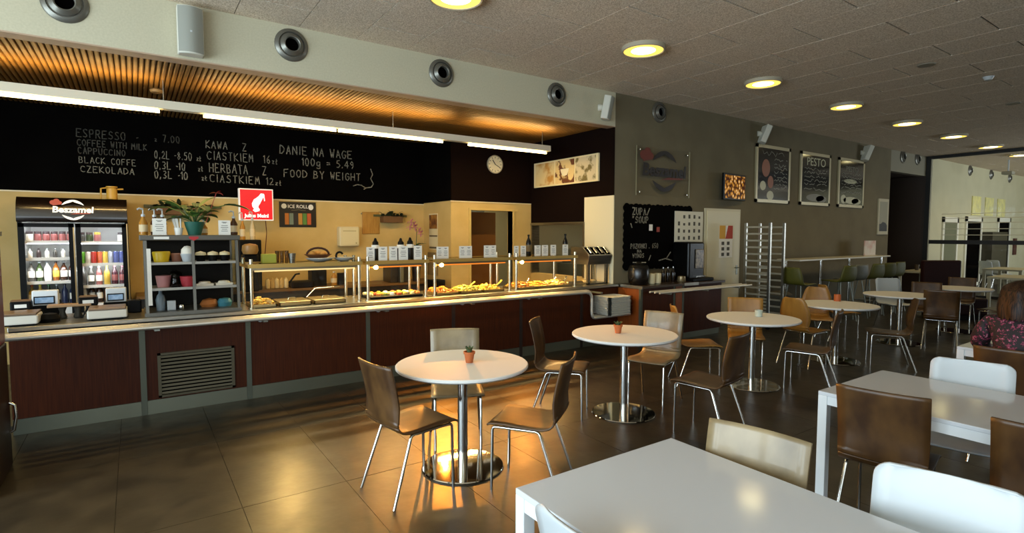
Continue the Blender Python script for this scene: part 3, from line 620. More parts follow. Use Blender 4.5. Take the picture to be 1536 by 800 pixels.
# food pans ------------------------------------------------------------
PAN = mat('pan_steel', '#cbb98a', .3, 1)
def pan(x, y, w, d, label, z=.889, lid=False):
    t = thing('food_pan', label, 'food pan', (x, y, z), group='steel food pans')
    h = .035; MB().bb(-w/2, w/2, -d/2, -d/2+.012, 0, h).bb(-w/2, w/2, d/2-.012, d/2, 0, h).bb(-w/2, -w/2+.012, -d/2, d/2, 0, h).bb(w/2-.012, w/2, -d/2, d/2, 0, h).bb(-w/2, w/2, -d/2, d/2, 0, .006).build('tray', PAN, t)
    if lid:
        MB().bb(-w/2, w/2, -d/2, d/2, h, h+.012).build('lid', PAN, t, bevel=.005)
        MB().tube([(-.04, 0, h+.01), (-.03, 0, h+.035), (.03, 0, h+.035), (.04, 0, h+.01)], .006, 8).build('handle', GLD, t)
    return t
FOODS = [('#e8b32c', '#f2d06a', 'yellow pasta'), ('#b0561c', '#e0a040', 'orange roast vegetables'), ('#d9a441', '#8a4a18', 'golden fried potatoes'), ('#e6c860', '#c98a2a', 'pale noodles'), ('#a5431a', '#d98a3a', 'red-brown stew'), ('#d8c25a', '#7f8a2c', 'yellow and green salad'), ('#e0a838', '#f0d890', 'breaded cutlets'), ('#c77a28', '#e8c04a', 'mixed rice')]
def heap(x, y, w, d, h, fi, label, bits=90, z=.897):
    c1, c2, nm = FOODS[fi]
    b = MB()
    for _ in range(bits):
        u, v = random.uniform(-1, 1), random.uniform(-1, 1); hh = h*(1-.7*max(abs(u), abs(v))**2)*random.uniform(.5, 1)
        s_ = random.uniform(.012, .03); R_ = Matrix.Rotation(random.uniform(0, 3), 3, 'Z')@Matrix.Rotation(random.uniform(-.7, .7), 3, 'X')
        b.box((x+u*(w/2-.03), y+v*(d/2-.03), z+hh+.004), (s_*1.8, s_, s_*.7), M=R_)
    b.bb(x-w/2+.014, x+w/2-.014, y-d/2+.014, y+d/2-.014, z, z+.014)
    o = b.build('food_heap', mat('food%d' % fi, c1, .45, col2=c2, scale=30), kind='stuff', bevel=0); o['label'] = label; o['category'] = 'food'; o['kind'] = 'stuff'
pan(1.08, 6.2, .24, .36, 'food pan heaped with yellow noodles next to the display cabinet'); heap(1.08, 6.2, .24, .36, .08, 3, 'heap of pale yellow noodles in the leftmost pan', 70)
pan(1.38, 6.18, .32, .36, 'closed food pan with flat lid, left of the two closed pans', lid=True); pan(1.74, 6.18, .34, .36, 'closed food pan with flat lid, right of the two closed pans', lid=True)
t = thing('black_platter', 'black tray of small colourful canapes under the second food guard', 'tray', (2.53, 6.2, .892)); MB().bb(-.33, .33, -.17, .17, 0, .03).build('platter', BLACK, t, bevel=.008)
cols = ['#f0d890', '#d98a3a', '#7f8a2c', '#f4ead0', '#c9542a', '#e6b84a']
for r_ in range(3):
    for c_ in range(8):
        o = MB().lathe([(.024, 0), (.03, .012), (.024, .028), (0, .034)], 10, at=(2.53-.29+c_*.083+random.uniform(-.01, .01), 6.2-.11+r_*.11+random.uniform(-.01, .01), .923)).build('canape', mat('canape%d' % ((r_*3+c_) % 6), cols[(r_*3+c_) % 6], .5), None, 50)
        tag(o, 'small canape on the black tray, %s from left in the %s row' % (ORD[c_], ('front', 'middle', 'back')[r_]), 'canape', 'canapes on the black tray')
for i, (x, fi) in enumerate(((3.18, 1), (3.52, 5), (3.86, 0), (4.40, 2), (4.72, 7), (5.04, 6))):
    nm = FOODS[fi][2]
    pan(x, 6.18, .32, .36, 'steel food pan of %s, %s of the hot row' % (nm, ORD[i])); heap(x, 6.18, .32, .36, .085, fi, 'heap of %s in its steel pan' % nm, 90)
SPN = mat('spoon_yellow', '#d8d04a', .4)
for i, (x, m_, nm, dx) in enumerate(((3.55, SPN, 'lime-yellow serving spatula lying in the salad pan', .16), (4.0, SPN, 'lime-yellow serving spoon leaning from the pasta pan', .14), (4.5, CHROME, 'steel serving spoon leaning from the potato pan', .10), (4.98, CHROME, 'steel serving spoon leaning from the cutlet pan', .12), (5.2, CHROME, 'steel tongs end sticking up right of the cutlet pan', .10))):
    o = MB().tube([(x, 6.2, .93), (x+dx*.5, 6.22, .965), (x+dx, 6.24, 1.01)], .01, 8, rs=[.012, .008, .012]).build('serving_spoon', m_, None, 50); tag(o, nm, 'spoon', 'serving spoons')
lad = MB().tube([(1.55, 6.25, .94), (1.66, 6.32, 1.03), (1.95, 6.36, 1.035)], .007, 8).build('ladle', CHROME, None, 50); tag(lad, 'bent steel ladle handle over the closed food pans', 'ladle')
# menu cards and bottles on the guard shelves
def card(px0, px1, pyb, hpx, y, z, label, cols=1):
    a, b = ony(px0, pyb, y), ony(px1, pyb, y); d = y*.821+a.x*.567; h = hpx*d/FPX; w_ = b.x-a.x
    t = thing('menu_card', label, 'card', (a.x, y, z), group='standing menu cards')
    MB().bb(0, w_, 0, .004, 0, h).build('sheet', PAPER, t)
    MB().bb(-.004, w_+.004, -.012, .016, 0, .008).build('foot', GLASS, t)
    g = MB()
    for c_ in range(cols):
        cx = w_*(c_+.5)/cols; ww = w_/cols
        for k_, (q, f) in enumerate(((.86, .5), (.8, .3), (.62, .6), (.5, .7), (.38, .5), (.25, .6))): g.bb(cx-ww*f/2*.9, cx+ww*f/2*.9, -.002, 0, h*q, h*(q+.03))
    g.build('print_lines', INK, t)
ZS = 1.333
for i, (a, b, c) in enumerate(((550, 562, 1), (568, 581, 1), (584, 596, 1), (598, 612, 1), (621, 633, 1))): card(a, b, 391, 21, 6.12, ZS, 'menu card on the second food guard, %s from the left' % ORD[i], c)
for i, (a, b, c) in enumerate(((655, 673, 2), (689, 708, 2), (726, 744, 2))): card(a, b, 389, 18, 6.2, ZS, 'double menu card on the third food guard, %s from the left' % ORD[i], c)
for i, (a, b, c) in enumerate(((771, 778, 1), (781, 789, 1), (802, 811, 1), (813, 822, 1), (826, 834, 1), (844, 852, 1))): card(a, b, 385, 16, 6.2, ZS, 'narrow menu card on the rightmost food guard, %s from the left' % ORD[i], c)
def bottle(x, y, z, h, r, body, cap, label, cat='bottle', lab=None, group=None, name='bottle', neck=.35, rimcap=None):
    t = thing(name, label, cat, (x, y, z), group=group)
    MB().lathe([(0, 0), (r*.92, .0), (r, h*.03), (r, h*.58), (r*.85, h*.68), (r*neck, h*.84), (r*neck, h*.93), (0, h*.93)], 14).build('body', body, t, 45)
    MB().lathe([(0, h*.92), (r*neck*1.25, h*.92), (r*neck*1.25, h*.99), (0, h)], 12).build('cap', cap, t, 45)
    if lab: MB().lathe([(r*1.01, h*.2), (r*1.02, h*.2), (r*1.02, h*.52), (r*1.01, h*.52)], 14).build('paper_label', lab, t, 45)
    return t
def squeeze(px, y, pyt, label):
    p = ony(px, pyt, y); h = p.z-ZS; t = thing('sauce_bottle', label, 'bottle', (p.x, y, ZS), group='black sauce bottles')
    MB().lathe([(0, 0), (.042, 0), (.045, .01), (.045, h*.62), (.035, h*.72), (0, h*.72)], 16).build('body', BLACKG, t, 45)
    MB().lathe([(.036, h*.71), (.036, h*.8), (.022, h*.86), (.012, h*.98), (0, h)], 16).build('cap', BLACK, t, 45)
    MB().lathe([(.046, h*.52), (.047, h*.52), (.047, h*.68), (.046, h*.68)], 16).build('paper_label', PAPER, t, 45)
squeeze(563, 6.3, 357, 'black sauce bottle behind the first menu cards, standing alone'); squeeze(601, 6.3, 357, 'black sauce bottle behind the fourth menu card'); squeeze(615, 6.3, 356, 'black sauce bottle in front of the orchid')
for px, pyt, lb in ((793, 352, 'dark wine bottle on the rightmost food guard left of the hatch cards'), (848, 351, 'dark wine bottle on the rightmost food guard near the dispenser')):
    p = ony(px, pyt, 6.32); bottle(p.x, 6.32, ZS, p.z-ZS, .04, BLACKG, BLACK, lb, lab=mat('wine_label', '#6a5a3a', .6), name='wine_bottle', group='dark wine bottles')
# on the left guard's shelf
o = MB().bb(-.07, .07, -.05, .05, 0, .10).build('tissue_box', mat('lime_box', '#a9a83a', .6), loc=(ony(403, 390, 6.25).x, 6.25, ZS), bevel=.008); tag(o, 'small yellow-green box on the leftmost food guard', 'box')
for i, px in enumerate((416, 423, 430)):
    o = MB().lathe([(.018, 0), (.023, .13), (.021, .13), (.016, .006), (0, .006)], 14, at=(ony(px, 390, 6.25).x, 6.25, ZS)).build('glass_tumbler', glass('tumbler', '#d8cfae'), None, 50); tag(o, 'clear glass tumbler between green box and metal cup, %s from left' % ORD[i], 'glass', 'tumblers on the food guard')
o = MB().lathe([(.03, 0), (.042, .10), (.038, .10), (.028, .006), (0, .006)], 16, at=(ony(438, 390, 6.25).x, 6.25, ZS)).build('metal_cup', STEEL, None, 50); tag(o, 'small steel cup on the leftmost food guard', 'cup')
bx = ony(480, 392, 6.25).x
o = MB().lathe([(.05, 0), (.13, .025), (.15, .04), (.145, .045), (.12, .03), (0, .012)], 24, at=(bx, 6.25, ZS)).build('white_plate', WHITEP, None, 40); tag(o, 'white plate under the bread basket on the leftmost food guard', 'plate')
bk = thing('bread_basket', 'brown wicker basket with arched handle on the white plate', 'basket', (bx-.02, 6.25, ZS+.046)); MB().lathe([(.09, 0), (.15, .04), (.14, .04), (.085, .008), (0, .008)], 20).build('bowl', mat('wicker', '#7a4a1e', .8, bump=.4, bscale=90), bk, 40)
MB().tube([(-.12, 0, .035)]+[(-.12*math.cos(a), 0, .035+.075*math.sin(a)) for a in (.3, .6, .9, 1.2, 1.57, 1.94, 2.24, 2.54, 2.84)]+[(.12, 0, .035)], .012, 8).build('handle', mat('wicker_dark', '#3a1c0c', .8), bk, 50)
for i, (dx, dy) in enumerate(((-.06, 0), (.0, .03), (.05, -.02))):
    o = MB().lathe([(0, -.03), (.035, -.012), (.04, .005), (.025, .026), (0, .032)], 14, at=(bx-.02+dx, 6.25+dy, ZS+.09)).build('bread_roll', mat('bread', '#c08a3e', .7), None, 50); tag(o, 'golden bread roll in the wicker basket, %s from the left' % ORD[i], 'bread', 'bread rolls')
ox = ony(516, 390, 6.25).x
o = MB().lathe([(.04, 0), (.09, .02), (.12, .045), (.115, .045), (0, .012)], 20, at=(ox, 6.25, ZS)).build('white_dish', WHITEP, None, 40); tag(o, 'white dish holding a coiled black strap, right of the bread basket', 'dish')
o = MB().tube([(ox-.05+.04*math.cos(a), 6.25, ZS+.06+.045*math.sin(a)) for a in [k*.5 for k in range(1, 11)]], .012, 8).build('black_strap', BLACK, None, 50); tag(o, 'coiled black strap on the white dish', 'strap')

# cutlery dispenser ------------------------------------------------------
cd = thing('cutlery_dispenser', 'angled steel cutlery dispenser with four dark slots at the counter end', 'dispenser', (5.53, 6.05, .888))
MB().bb(.03, .07, 0, .04, 0, .36).bb(.40, .44, 0, .04, 0, .36).bb(.03, .07, .3, .34, 0, .36).bb(.40, .44, .3, .34, 0, .36).bb(.03, .44, 0, .34, 0, .02).build('stand', STEEL, cd)
MB().prism([(-.02, .30), (.36, .30), (.36, .56), (.10, .56), (-.06, .44)], 0, .47, lambda u, v, d: (d, u, v)).build('housing', STEEL, cd, bevel=.006)
ex = Vector((0, .16, .12)).normalized()
for k in range(4):
    c = Vector((.065+k*.113, .025, .503)); R_ = Matrix(((1,0,0), (0, ex.y, -ex.z), (0, ex.z, ex.y)))
    sl = MB().box(tuple(c), (.085, .165, .012), M=R_).build('slot', DARK, cd)
    MB().tube([tuple(c+Vector((0, -.05, -.03))), tuple(c+Vector((.01, .05, .055)))], .008, 6).tube([tuple(c+Vector((.02, -.05, -.03))), tuple(c+Vector((.02, .06, .05)))], .007, 6).build('cutlery', CHROME, sl, 50)
for i, x in enumerate((5.66, 5.80)):
    o = MB().lathe([(.04, 0), (.055, .02), (.055, .035), (.04, .04), (0, .04)], 18, at=(x, 6.2, .909)).build('small_bowl', mat('bowl_cream', '#d8c08a', .4), None, 40); tag(o, 'small cream bowl on the dispenser stand, %s' % ('left one' if i == 0 else 'right one'), 'bowl', 'bowls under the dispenser')

# heated display cabinet -------------------------------------------------
dc = thing('display_cabinet', 'countertop glass display cabinet with steel frame and two shelves', 'display cabinet', (0, 0, .888))
x0, x1, y0, y1, H_ = .07, .85, 5.97, 6.47, .745
CABS = mat('cab_steel', '#6e6d66', .4, .8)
MB().bb(x0-.01, x1+.01, y0-.01, y1, 0, .03).build('base', CABS, dc)
tp = MB().bb(x0-.03, x1+.02, y0+.05, y1, H_-.05, H_).build('top', mat('cab_top', '#5f5b52', .4, .5), dc, bevel=.006)
MB().bb(x0+.08, x0+.2, y0+.047, y0+.05, H_-.038, H_-.015).build('sticker', PAPER, tp); MB().prism([(.43, H_-.015), (.51, H_-.015), (.51, H_-.03), (.47, H_-.055), (.43, H_-.03)], y0+.044, y0+.05, lambda u, v, d: (u, d, v)).build('sticker', mat('red_badge', '#b8282a', .5), tp)
def bar(xa, xb): return [(xa, 0), (xb, 0)]
for xa, nm in ((x0, 'corner_post'), (x1-.025, 'corner_post'), ((x0+x1)/2-.0125, 'mullion')):
    MB().add([(xa, y0, .03), (xa+.025, y0, .03), (xa+.025, y0+.02, .03), (xa, y0+.02, .03), (xa, y0+.06, H_-.05), (xa+.025, y0+.06, H_-.05), (xa+.025, y0+.08, H_-.05), (xa, y0+.08, H_-.05)], [(0,3,2,1),(4,5,6,7),(0,1,5,4),(1,2,6,5),(2,3,7,6),(3,0,4,7)]).build(nm, CABS, dc)
for xa in (x0, x1-.02): MB().bb(xa, xa+.02, y1-.02, y1, .03, H_-.05).build('corner_post', CABS, dc)
for xa, xb in ((x0+.025, (x0+x1)/2-.0125), ((x0+x1)/2+.0125, x1-.025)):
    MB().add([(xa, y0+.008, .03), (xb, y0+.008, .03), (xb, y0+.068, H_-.05), (xa, y0+.068, H_-.05)], [(0,1,2,3)]).build('glass_door', GLASS, dc)
for xa in (x0+.01, x1-.01): MB().add([(xa, y0+.02, .03), (xa, y1-.02, .03), (xa, y1-.02, H_-.05), (xa, y0+.08, H_-.05)], [(0,1,2,3)]).build('side_pane', GLASSD, dc)
MB().bb(x0+.02, x1-.02, y1-.012, y1-.004, .03, H_-.05).build('back_pane', mat('cab_back', '#14110d', .5, spec=.1), dc)
for z in (.235, .475): MB().bb(x0+.02, x1-.02, y0+.07, y1-.03, z, z+.012).bb(x0+.02, x1-.02, y0+.06, y0+.07, z-.008, z+.016).build('shelf', mat('shelf_w', '#a5a298', .35, .5), dc)
MB().add([(x0+.02, y0-.004, .1), (x0+.052, y0-.004, .1), (x0+.052, y0+.05, .62), (x0+.02, y0+.05, .62)], [(0,1,2,3)]).build('price_strip', PAPER, dc)
l = area('cabinet_light', (0,0,0), (0,0,0), .6, .05, .35, (1, .9, .7)); l.parent = dc; l.location = (.46, 6.2, H_-.06)
def item(name, prof, x, y, z, m, label, cat, n=16, sm=40):
    o = MB().lathe(prof, n, at=(x, y, z)).build(name, m, None, sm); return tag(o, label, cat)
Z1, Z2, Z3 = .888+.03, .888+.247, .888+.487
CUP = [(.045, 0), (.06, .085), (.055, .085), (.04, .006), (0, .006)]
item('mustard_tub', [(.06, 0), (.075, .09), (.07, .1), (0, .1)], .21, 6.2, Z3, mat('mustard', '#e0b81a', .4), 'bright yellow tub on the top cabinet shelf', 'tub')
item('brown_tub', [(.04, 0), (.05, .075), (.045, .08), (0, .08)], .335, 6.24, Z3, mat('brown_tub', '#8a5a44', .5), 'brown tub beside the yellow tub in the cabinet', 'tub')
cl = thing('cream_bowl', 'white bowl heaped with cream on the top cabinet shelf', 'bowl', (.42, 6.12, Z3)); MB().lathe([(.04, 0), (.06, .075), (.055, .08), (0, .07)], 18).build('bowl', WHITEP, cl, 40); MB().lathe([(.055, .075), (.05, .12), (.025, .15), (0, .155)], 18).build('cream', mat('cream_food', '#f0ead8', .6), cl, 40)
for i, x in enumerate((.535, .64, .745)):
    t = thing('dessert_cup', 'dark dessert cup with cream topping, %s of three on the top cabinet shelf' % ORD[i], 'dessert', (x, 6.16, Z3), group='dessert cups'); MB().lathe([(.035, 0), (.05, .06), (0, .062)], 16).build('cup', BLACK, t, 40); MB().lathe([(.05, .06), (.045, .085), (0, .1)], 16).build('topping', mat('topping', '#e6d6a8', .6), t, 40)
item('pink_cup', [(.05, 0), (.065, .11), (0, .112)], .22, 6.2, Z2, mat('pink_cup', '#c98a88', .4), 'pink drink cup on the middle cabinet shelf', 'cup')
item('red_cup', [(.05, 0), (.065, .10), (0, .102)], .415, 6.14, Z2, mat('red_cup', '#b83a44', .4), 'red jelly cup on the middle cabinet shelf', 'cup')
item('plastic_dome', [(.07, 0), (.075, .07), (.055, .13), (0, .16)], .32, 6.28, Z2, glass('dome', '#b9b3a4'), 'clear plastic dome between the pink and red cups', 'dome')
item('dark_lid', [(.03, 0), (.045, .01), (.03, .03), (0, .035)], .315, 6.1, Z2, BLACK, 'small dark pot in front of the plastic dome', 'pot')
for i, (x, nm) in enumerate(((.56, 'left'), (.73, 'right'))):
    o = MB().bb(-.075, .075, -.05, .05, 0, .02).lathe([(.06, .02), (.045, .04), (0, .045)], 14).build('sandwich_plate', mat('sandw%d' % i, '#d9cdb6' if i == 0 else '#e6ddc8', .5), None, 40, loc=(x, 6.15, Z2)); tag(o, 'pale sandwich tray on the middle cabinet shelf, %s one' % nm, 'sandwich', 'sandwich trays')
item('water_jug', [(.035, 0), (.04, .1), (.03, .14), (.015, .16), (.015, .2), (0, .2)], .19, 6.15, Z1, mat('spray_grey', '#7d8a94', .3), 'grey spray bottle at the bottom left of the cabinet', 'bottle')
o = MB().bb(-.035, .035, -.02, .02, 0, .09).build('small_carton', WHITEP, None, bevel=.004, loc=(.275, 6.12, Z1)); tag(o, 'small white carton at the bottom of the cabinet', 'carton')
item('glass_ball', [(0, 0), (.02, .006), (.026, .024), (.018, .045), (0, .05)], .355, 6.12, Z1, CHROME, 'small shiny ball pot at the bottom of the cabinet', 'pot')
item('orange_bread', [(.07, 0), (.085, .03), (.06, .07), (0, .085)], .60, 6.2, Z1, mat('orange_bread', '#b0682c', .6), 'orange loaf at the bottom right of the cabinet', 'bread')
item('teal_pack', [(.06, 0), (.07, .04), (.05, .075), (0, .085)], .735, 6.18, Z1, mat('teal', '#3a7884', .5), 'teal pack at the bottom right of the cabinet', 'pack')
# on top of the cabinet
ZT = .888+.745
def syrup(px, y, z, pyt, label, body):
    p = ony(px, pyt, y); h = (p.z-z)
    t = thing('syrup_bottle', label, 'bottle', (p.x, y, z), group='syrup bottles with pumps')
    MB().lathe([(0, 0), (.034, 0), (.036, .01), (.036, h*.45), (.015, h*.62), (.015, h*.7), (0, h*.7)], 14).build('body', body, t, 45)
    MB().lathe([(.037, h*.12), (.0375, h*.12), (.0375, h*.38), (.037, h*.38)], 14).build('paper_label', mat('syr_label', '#d8c49a', .6), t, 45)
    MB().lathe([(.018, h*.68), (.018, h*.76), (.006, h*.78), (.006, h*.93), (0, h*.93)], 10).tube([(0, 0, h*.95), (-.03, -.01, h*.98), (-.045, -.015, h*.93)], .009, 6).build('pump', WHITEP, t, 45)
SY1 = mat('syr_brown', '#4a2c12', .2); SY2 = mat('syr_gold', '#b07a2a', .2)
syrup(214, 6.42, ZT, 312, 'syrup bottle at the left end of the cabinet top', SY2); syrup(231, 6.44, ZT, 313, 'syrup bottle behind the left card on the cabinet', SY1); syrup(243, 6.46, ZT, 313, 'syrup bottle peeking out right of the left card', SY1)
syrup(305, 6.44, ZT, 328, 'short syrup bottle right of the green plant pot', SY2); syrup(350, 6.44, ZT, 316, 'dark syrup bottle at the right end of the cabinet top', SY1)
card(229, 250, 353, 25, 6.2, ZT, 'white card in a holder at the left of the cabinet top'); card(328, 346, 352, 22, 6.2, ZT, 'white card in a holder at the right of the cabinet top')
cu = thing('straw_cup', 'cup full of white straws on the display cabinet', 'cup', (ony(268, 350, 6.25).x, 6.25, ZT)); MB().lathe([(.03, 0), (.04, .07), (.036, .07), (0, .006)], 14).build('cup', PAPER, cu, 45)
sb2 = MB()
for k in range(14): a = random.uniform(0, 6.28); r = random.uniform(0, .025); sb2.tube([(r*math.cos(a), r*math.sin(a), .02), (r*2.1*math.cos(a)-.02, r*2.1*math.sin(a), .16)], .005, 5)
sb2.build('straws', PAPER, cu)
# leafy plant
def leaf(mb, base, az, el, l, wd, fold=.25, droop=.5):
    pts = []
    d = Vector((math.cos(az)*math.cos(el), math.sin(az)*math.cos(el), math.sin(el))); sd = Vector((-math.sin(az), math.cos(az), 0))
    n = 5; p = Vector(base); k = len(mb.v)
    for i in range(n+1):
        q = i/n; w_ = wd*math.sin(math.pi*min(.98, q*.85+.1))**.8*(1-q*.15) if i < n else .001
        mb.v += [tuple(p-sd*w_+Vector((0,0,fold*w_))), tuple(p), tuple(p+sd*w_+Vector((0,0,fold*w_)))]
        e2 = el-droop*q*2; d = Vector((math.cos(az)*math.cos(e2), math.sin(az)*math.cos(e2), math.sin(e2))); p = p+d*(l/n)
    for i in range(n):
        a = k+i*3; mb.f += [(a, a+1, a+4, a+3), (a+1, a+2, a+5, a+4)]
pl = thing('potted_plant', 'broad-leaved plant in a dark green pot on the display cabinet', 'plant', (.50, 6.28, ZT)); MB().lathe([(.055, 0), (.085, .10), (.09, .13), (.082, .13), (.075, .11), (0, .11)], 22).build('pot', mat('green_pot', '#1f5a4a', .5), pl, 40)
MB().lathe([(.075, .108), (0, .112)], 16).build('soil', mat('soil', '#1a120a', .9), pl)
for k in range(20):
    lb = MB(); az = k*2.4; el = random.uniform(.35, 1.25); ln = random.uniform(.1, .17); r0 = random.uniform(.04, .14); st = Vector((math.cos(az)*r0, math.sin(az)*r0*.8, .12+random.uniform(.03, .16)))
    lb.tube([(0, 0, .1), tuple(st*.6+Vector((0,0,.05))), tuple(st)], .004, 5); leaf(lb, st, az, el-.5, ln, ln*.46, droop=.35); lb.build('leaf', GREEN, pl)
for az, el, ln, st in ((-.3, .0, .26, (.27, -.03, .30)), (2.9, .5, .2, (-.12, 0, .28)), (.3, .8, .2, (.05, 0, .28)), (2.7, .1, .2, (-.2, 0, .26))):
    lb = MB(); lb.tube([(0, 0, .1), (st[0]*.6, 0, st[2]*.9), st], .005, 5); leaf(lb, Vector(st), az, el, ln, ln*.33, droop=.3); lb.build('leaf', GREEN if ln > .22 else mat('leaf_lime', '#6f7a2a', .5), pl)
fl = MB(); fl.tube([(.1, 0, .12), (.2, 0, .42)], .003, 5); leaf(fl, Vector((.2, 0, .42)), 0, .9, .05, .02); leaf(fl, Vector((.2, 0, .42)), 3.1, .2, .07, .035); leaf(fl, Vector((.2, 0, .42)), 0, .1, .07, .035); fl.build('red_flower', mat('flower_red', '#b0443a', .5), pl)

# scales and till displays ---------------------------------------------
def scale(px0, px1, y, label):
    a = ony(px0, 485, y).x; b = ony(px1, 485, y).x
    t = thing('counter_scale', label, 'scale', ((a+b)/2, y, .888), group='counter scales'); w_ = (b-a)/2
    MB().bb(-w_+.03, w_-.03, -.1, .14, 0, .02).build('feet', BLACK, t)
    MB().prism([(-.13, .012), (-.11, .085), (.16, .085), (.16, .012)], -w_, w_, lambda u, v, d: (d, u, v)).build('body', mat('scale_white', '#e9e4d6', .35), t, bevel=.012)
    MB().bb(-w_+.01, w_-.01, -.115, .16, .085, .105).build('weighing_plate', mat('scale_plate', '#9a8068', .35, .4), t, bevel=.006)
scale(-2, 61, 6.05, 'white counter scale at the left picture edge'); scale(132, 192, 6.08, 'white counter scale left of the display cabinet')
def till(px0, px1, pyt, pyb, y, label):
    a, b = ony(px0, pyt, y), ony(px1, pyb, y); w_ = (b.x-a.x)/2
    t = thing('till_display', label, 'till', ((a.x+b.x)/2, y, .888), group='till displays')
    MB().bb(-w_-.02, w_+.02, -.02, .2, 0, b.z-.888-.0).build('base', BLACK, t, bevel=.01)
    h = a.z-b.z; zz = b.z-.888
    hd = MB().prism([(-.03, 0), (.0, h), (.09, h), (.09, 0)], -w_, w_, lambda u, v, d: (d, u, v+zz)).build('head', mat('till_white', '#dfe3e4', .4), t, bevel=.008)
    fn = lambda u, v, d: (u, -.03+.03*v/h-d, v+zz)
    MB().prism([(-w_*.85, h*.1), (w_*.75, h*.1), (w_*.75, h*.62), (-w_*.85, h*.62)], -.001, .004, fn).build('bezel', BLACK, hd)
    MB().prism([(-w_*.75, h*.18), (w_*.65, h*.18), (w_*.65, h*.54), (-w_*.75, h*.54)], .003, .006, fn).build('display', mat('lcd', '#9fb8d0', .3, col2='#5a7896', scale=20, emit=.35, ecol='#8fb0d0'), hd)
till(47, 88, 437, 457, 6.45, 'white till display in front of the left fridge door'); till(158, 190, 433, 452, 6.45, 'white till display in front of the right fridge door')
for px, py, lb in ((37, 462, 'small black card terminal with pale label, left of the two tills'), (137, 455, 'small black card terminal with pale label between the tills')):
    p = ony(px, py, 6.3); t = thing('card_terminal', lb, 'card terminal', (p.x-.02, 6.3, .888)); h = p.z+.04-.888
    MB().bb(-.02, .02, -.01, .03, 0, h-.05).build('stand', BLACK, t); MB().bb(-.07, .07, -.05, .05, h-.06, h+.02).build('head', BLACK, t, bevel=.01); MB().bb(-.04, .04, -.052, -.05, h-.035, h-.005).build('sticker', PAPER, t); MB().bb(-.065, .065, -.045, .05, h+.02, h+.03).build('lid', mat('term_brown', '#7a5a3a', .5), t)
p = ony(106, 458, 6.3); t = thing('tip_tray', 'wooden board on clear glass feet between the two tills', 'tray', (p.x, 6.3, .888)); h = p.z-.888
MB().bb(-.16, .15, -.06, .06, h-.01, h+.012).build('board', mat('pale_board', '#b08a62', .5), t, bevel=.004)
for dx in (-.06, .05): MB().lathe([(.03, 0), (.035, .01), (.02, h*.5), (.035, h-.012), (0, h-.012)], 14, at=(dx, 0, 0)).build('glass_foot', mat('foot_glass', '#4a4740', .15), t, 45)
for i, (pts, lb) in enumerate((([(60, 462), (70, 475), (95, 484), (104, 486)], 'black cable loop hanging left of the glass tray'), ([(132, 460), (124, 476), (112, 483), (106, 486)], 'black cable loop hanging right of the glass tray'))):
    o = MB().tube([tuple(ony(*q, 6.22)) for q in pts], .006, 6).build('cable', BLACK, None, 50); tag(o, lb, 'cable')
p = ony(75, 484, 6.1); o = MB().lathe([(.07, 0), (.075, .03), (.05, .07), (0, .08)], 18, at=(p.x, 6.1, .888)).build('black_pot', BLACK, None, 40); tag(o, 'low black pot beside the left scale', 'pot')
p = ony(205, 470, 6.4); o = MB().bb(-.05, .06, -.05, .05, 0, .12).build('black_till_box', BLACK, None, bevel=.01, loc=(-.02, 6.4, .888)); tag(o, 'black box between the right scale and the cabinet', 'box')
# left edge cooler
lc = thing('tall_cooler', 'dark tall cooler with red side at the left picture edge', 'cooler', (-1.1, 4.85, 0))
MB().bb(-.33, .335, -.33, .33, 0, .88).build('lower_body', mat('cooler_dark', '#1a0d0a', .4), lc, bevel=.01); MB().bb(-.33, .33, -.33, .33, .88, 1.64).build('upper_body', mat('cooler_red', '#5a1c1c', .35), lc, bevel=.01)
MB().bb(-.34, .34, -.34, .34, 1.63, 1.66).build('rim', STEELD, lc)
MB().tube([(.34, .26, .46), (.37, .26, .44), (.375, .26, .36), (.36, .26, .26), (.34, .26, .25)], .01, 8).build('handle', CHROME, lc, 50)

# =================================================================== FRIDGE
fg = thing('drinks_fridge', 'black double-door drinks fridge with lit white interior', 'fridge', (0, 0, 0))
fx0, fx1, fy0, fy1 = -1.10, -.06, 8.42, 9.12
MB().bb(fx0, fx0+.03, fy0, fy1, .0, 1.8).bb(fx1-.03, fx1, fy0, fy1, 0, 1.8).bb(fx0, fx1, fy1-.02, fy1, 0, 1.8).bb(fx0, fx1, fy0, fy1, 0, .62).build('body', BLACK, fg)
MB().bb(fx0+.031, fx1-.031, fy1-.03, fy1-.021, .62, 1.79).bb(fx0+.031, fx0+.04, fy0+.06, fy1-.03, .62, 1.79).bb(fx1-.04, fx1-.031, fy0+.06, fy1-.03, .62, 1.79).bb(-.59, -.575, fy0+.06, fy1-.03, .62, 1.79).build('liner', FRWHITE, fg)
hd = MB().prism([(fy0-.05, 1.78)]+[(fy0-.06+.10*q**3, 1.80+.27*q) for q in (0, .15, .3, .45, .55, .65, .75, .85, .93, 1)]+[(fy1, 2.07), (fy1, 1.78)], fx0, fx1, lambda u, v, d: (d, u, v)).build('header', mat('header_black', '#120a05', .22, spec=.6, coat=.6), fg, 40)
logo(hd, -.585, 1.925, .30, fy0-.062, mat('logo_white', '#f4f0e6', .5, emit=.5, ecol='#f4ecd8'), mat('logo_red2', '#b84a2a', .5), MATS['logo_white'])
BLK2 = mat('door_black', '#070707', .4, spec=.12)
for a, b in ((fx0+.01, -.59), (-.575, fx1-.01)):
    d = MB().bb(a, a+.05, fy0-.03, fy0, .6, 1.765).bb(b-.05, b, fy0-.03, fy0, .6, 1.765).bb(a, b, fy0-.03, fy0, .6, .66).bb(a, b, fy0-.03, fy0, 1.72, 1.765).build('door', BLK2, fg)
    MB().bb(a+.05, b-.05, fy0-.018, fy0-.012, .66, 1.72).build('door_glass', GLASS, d)
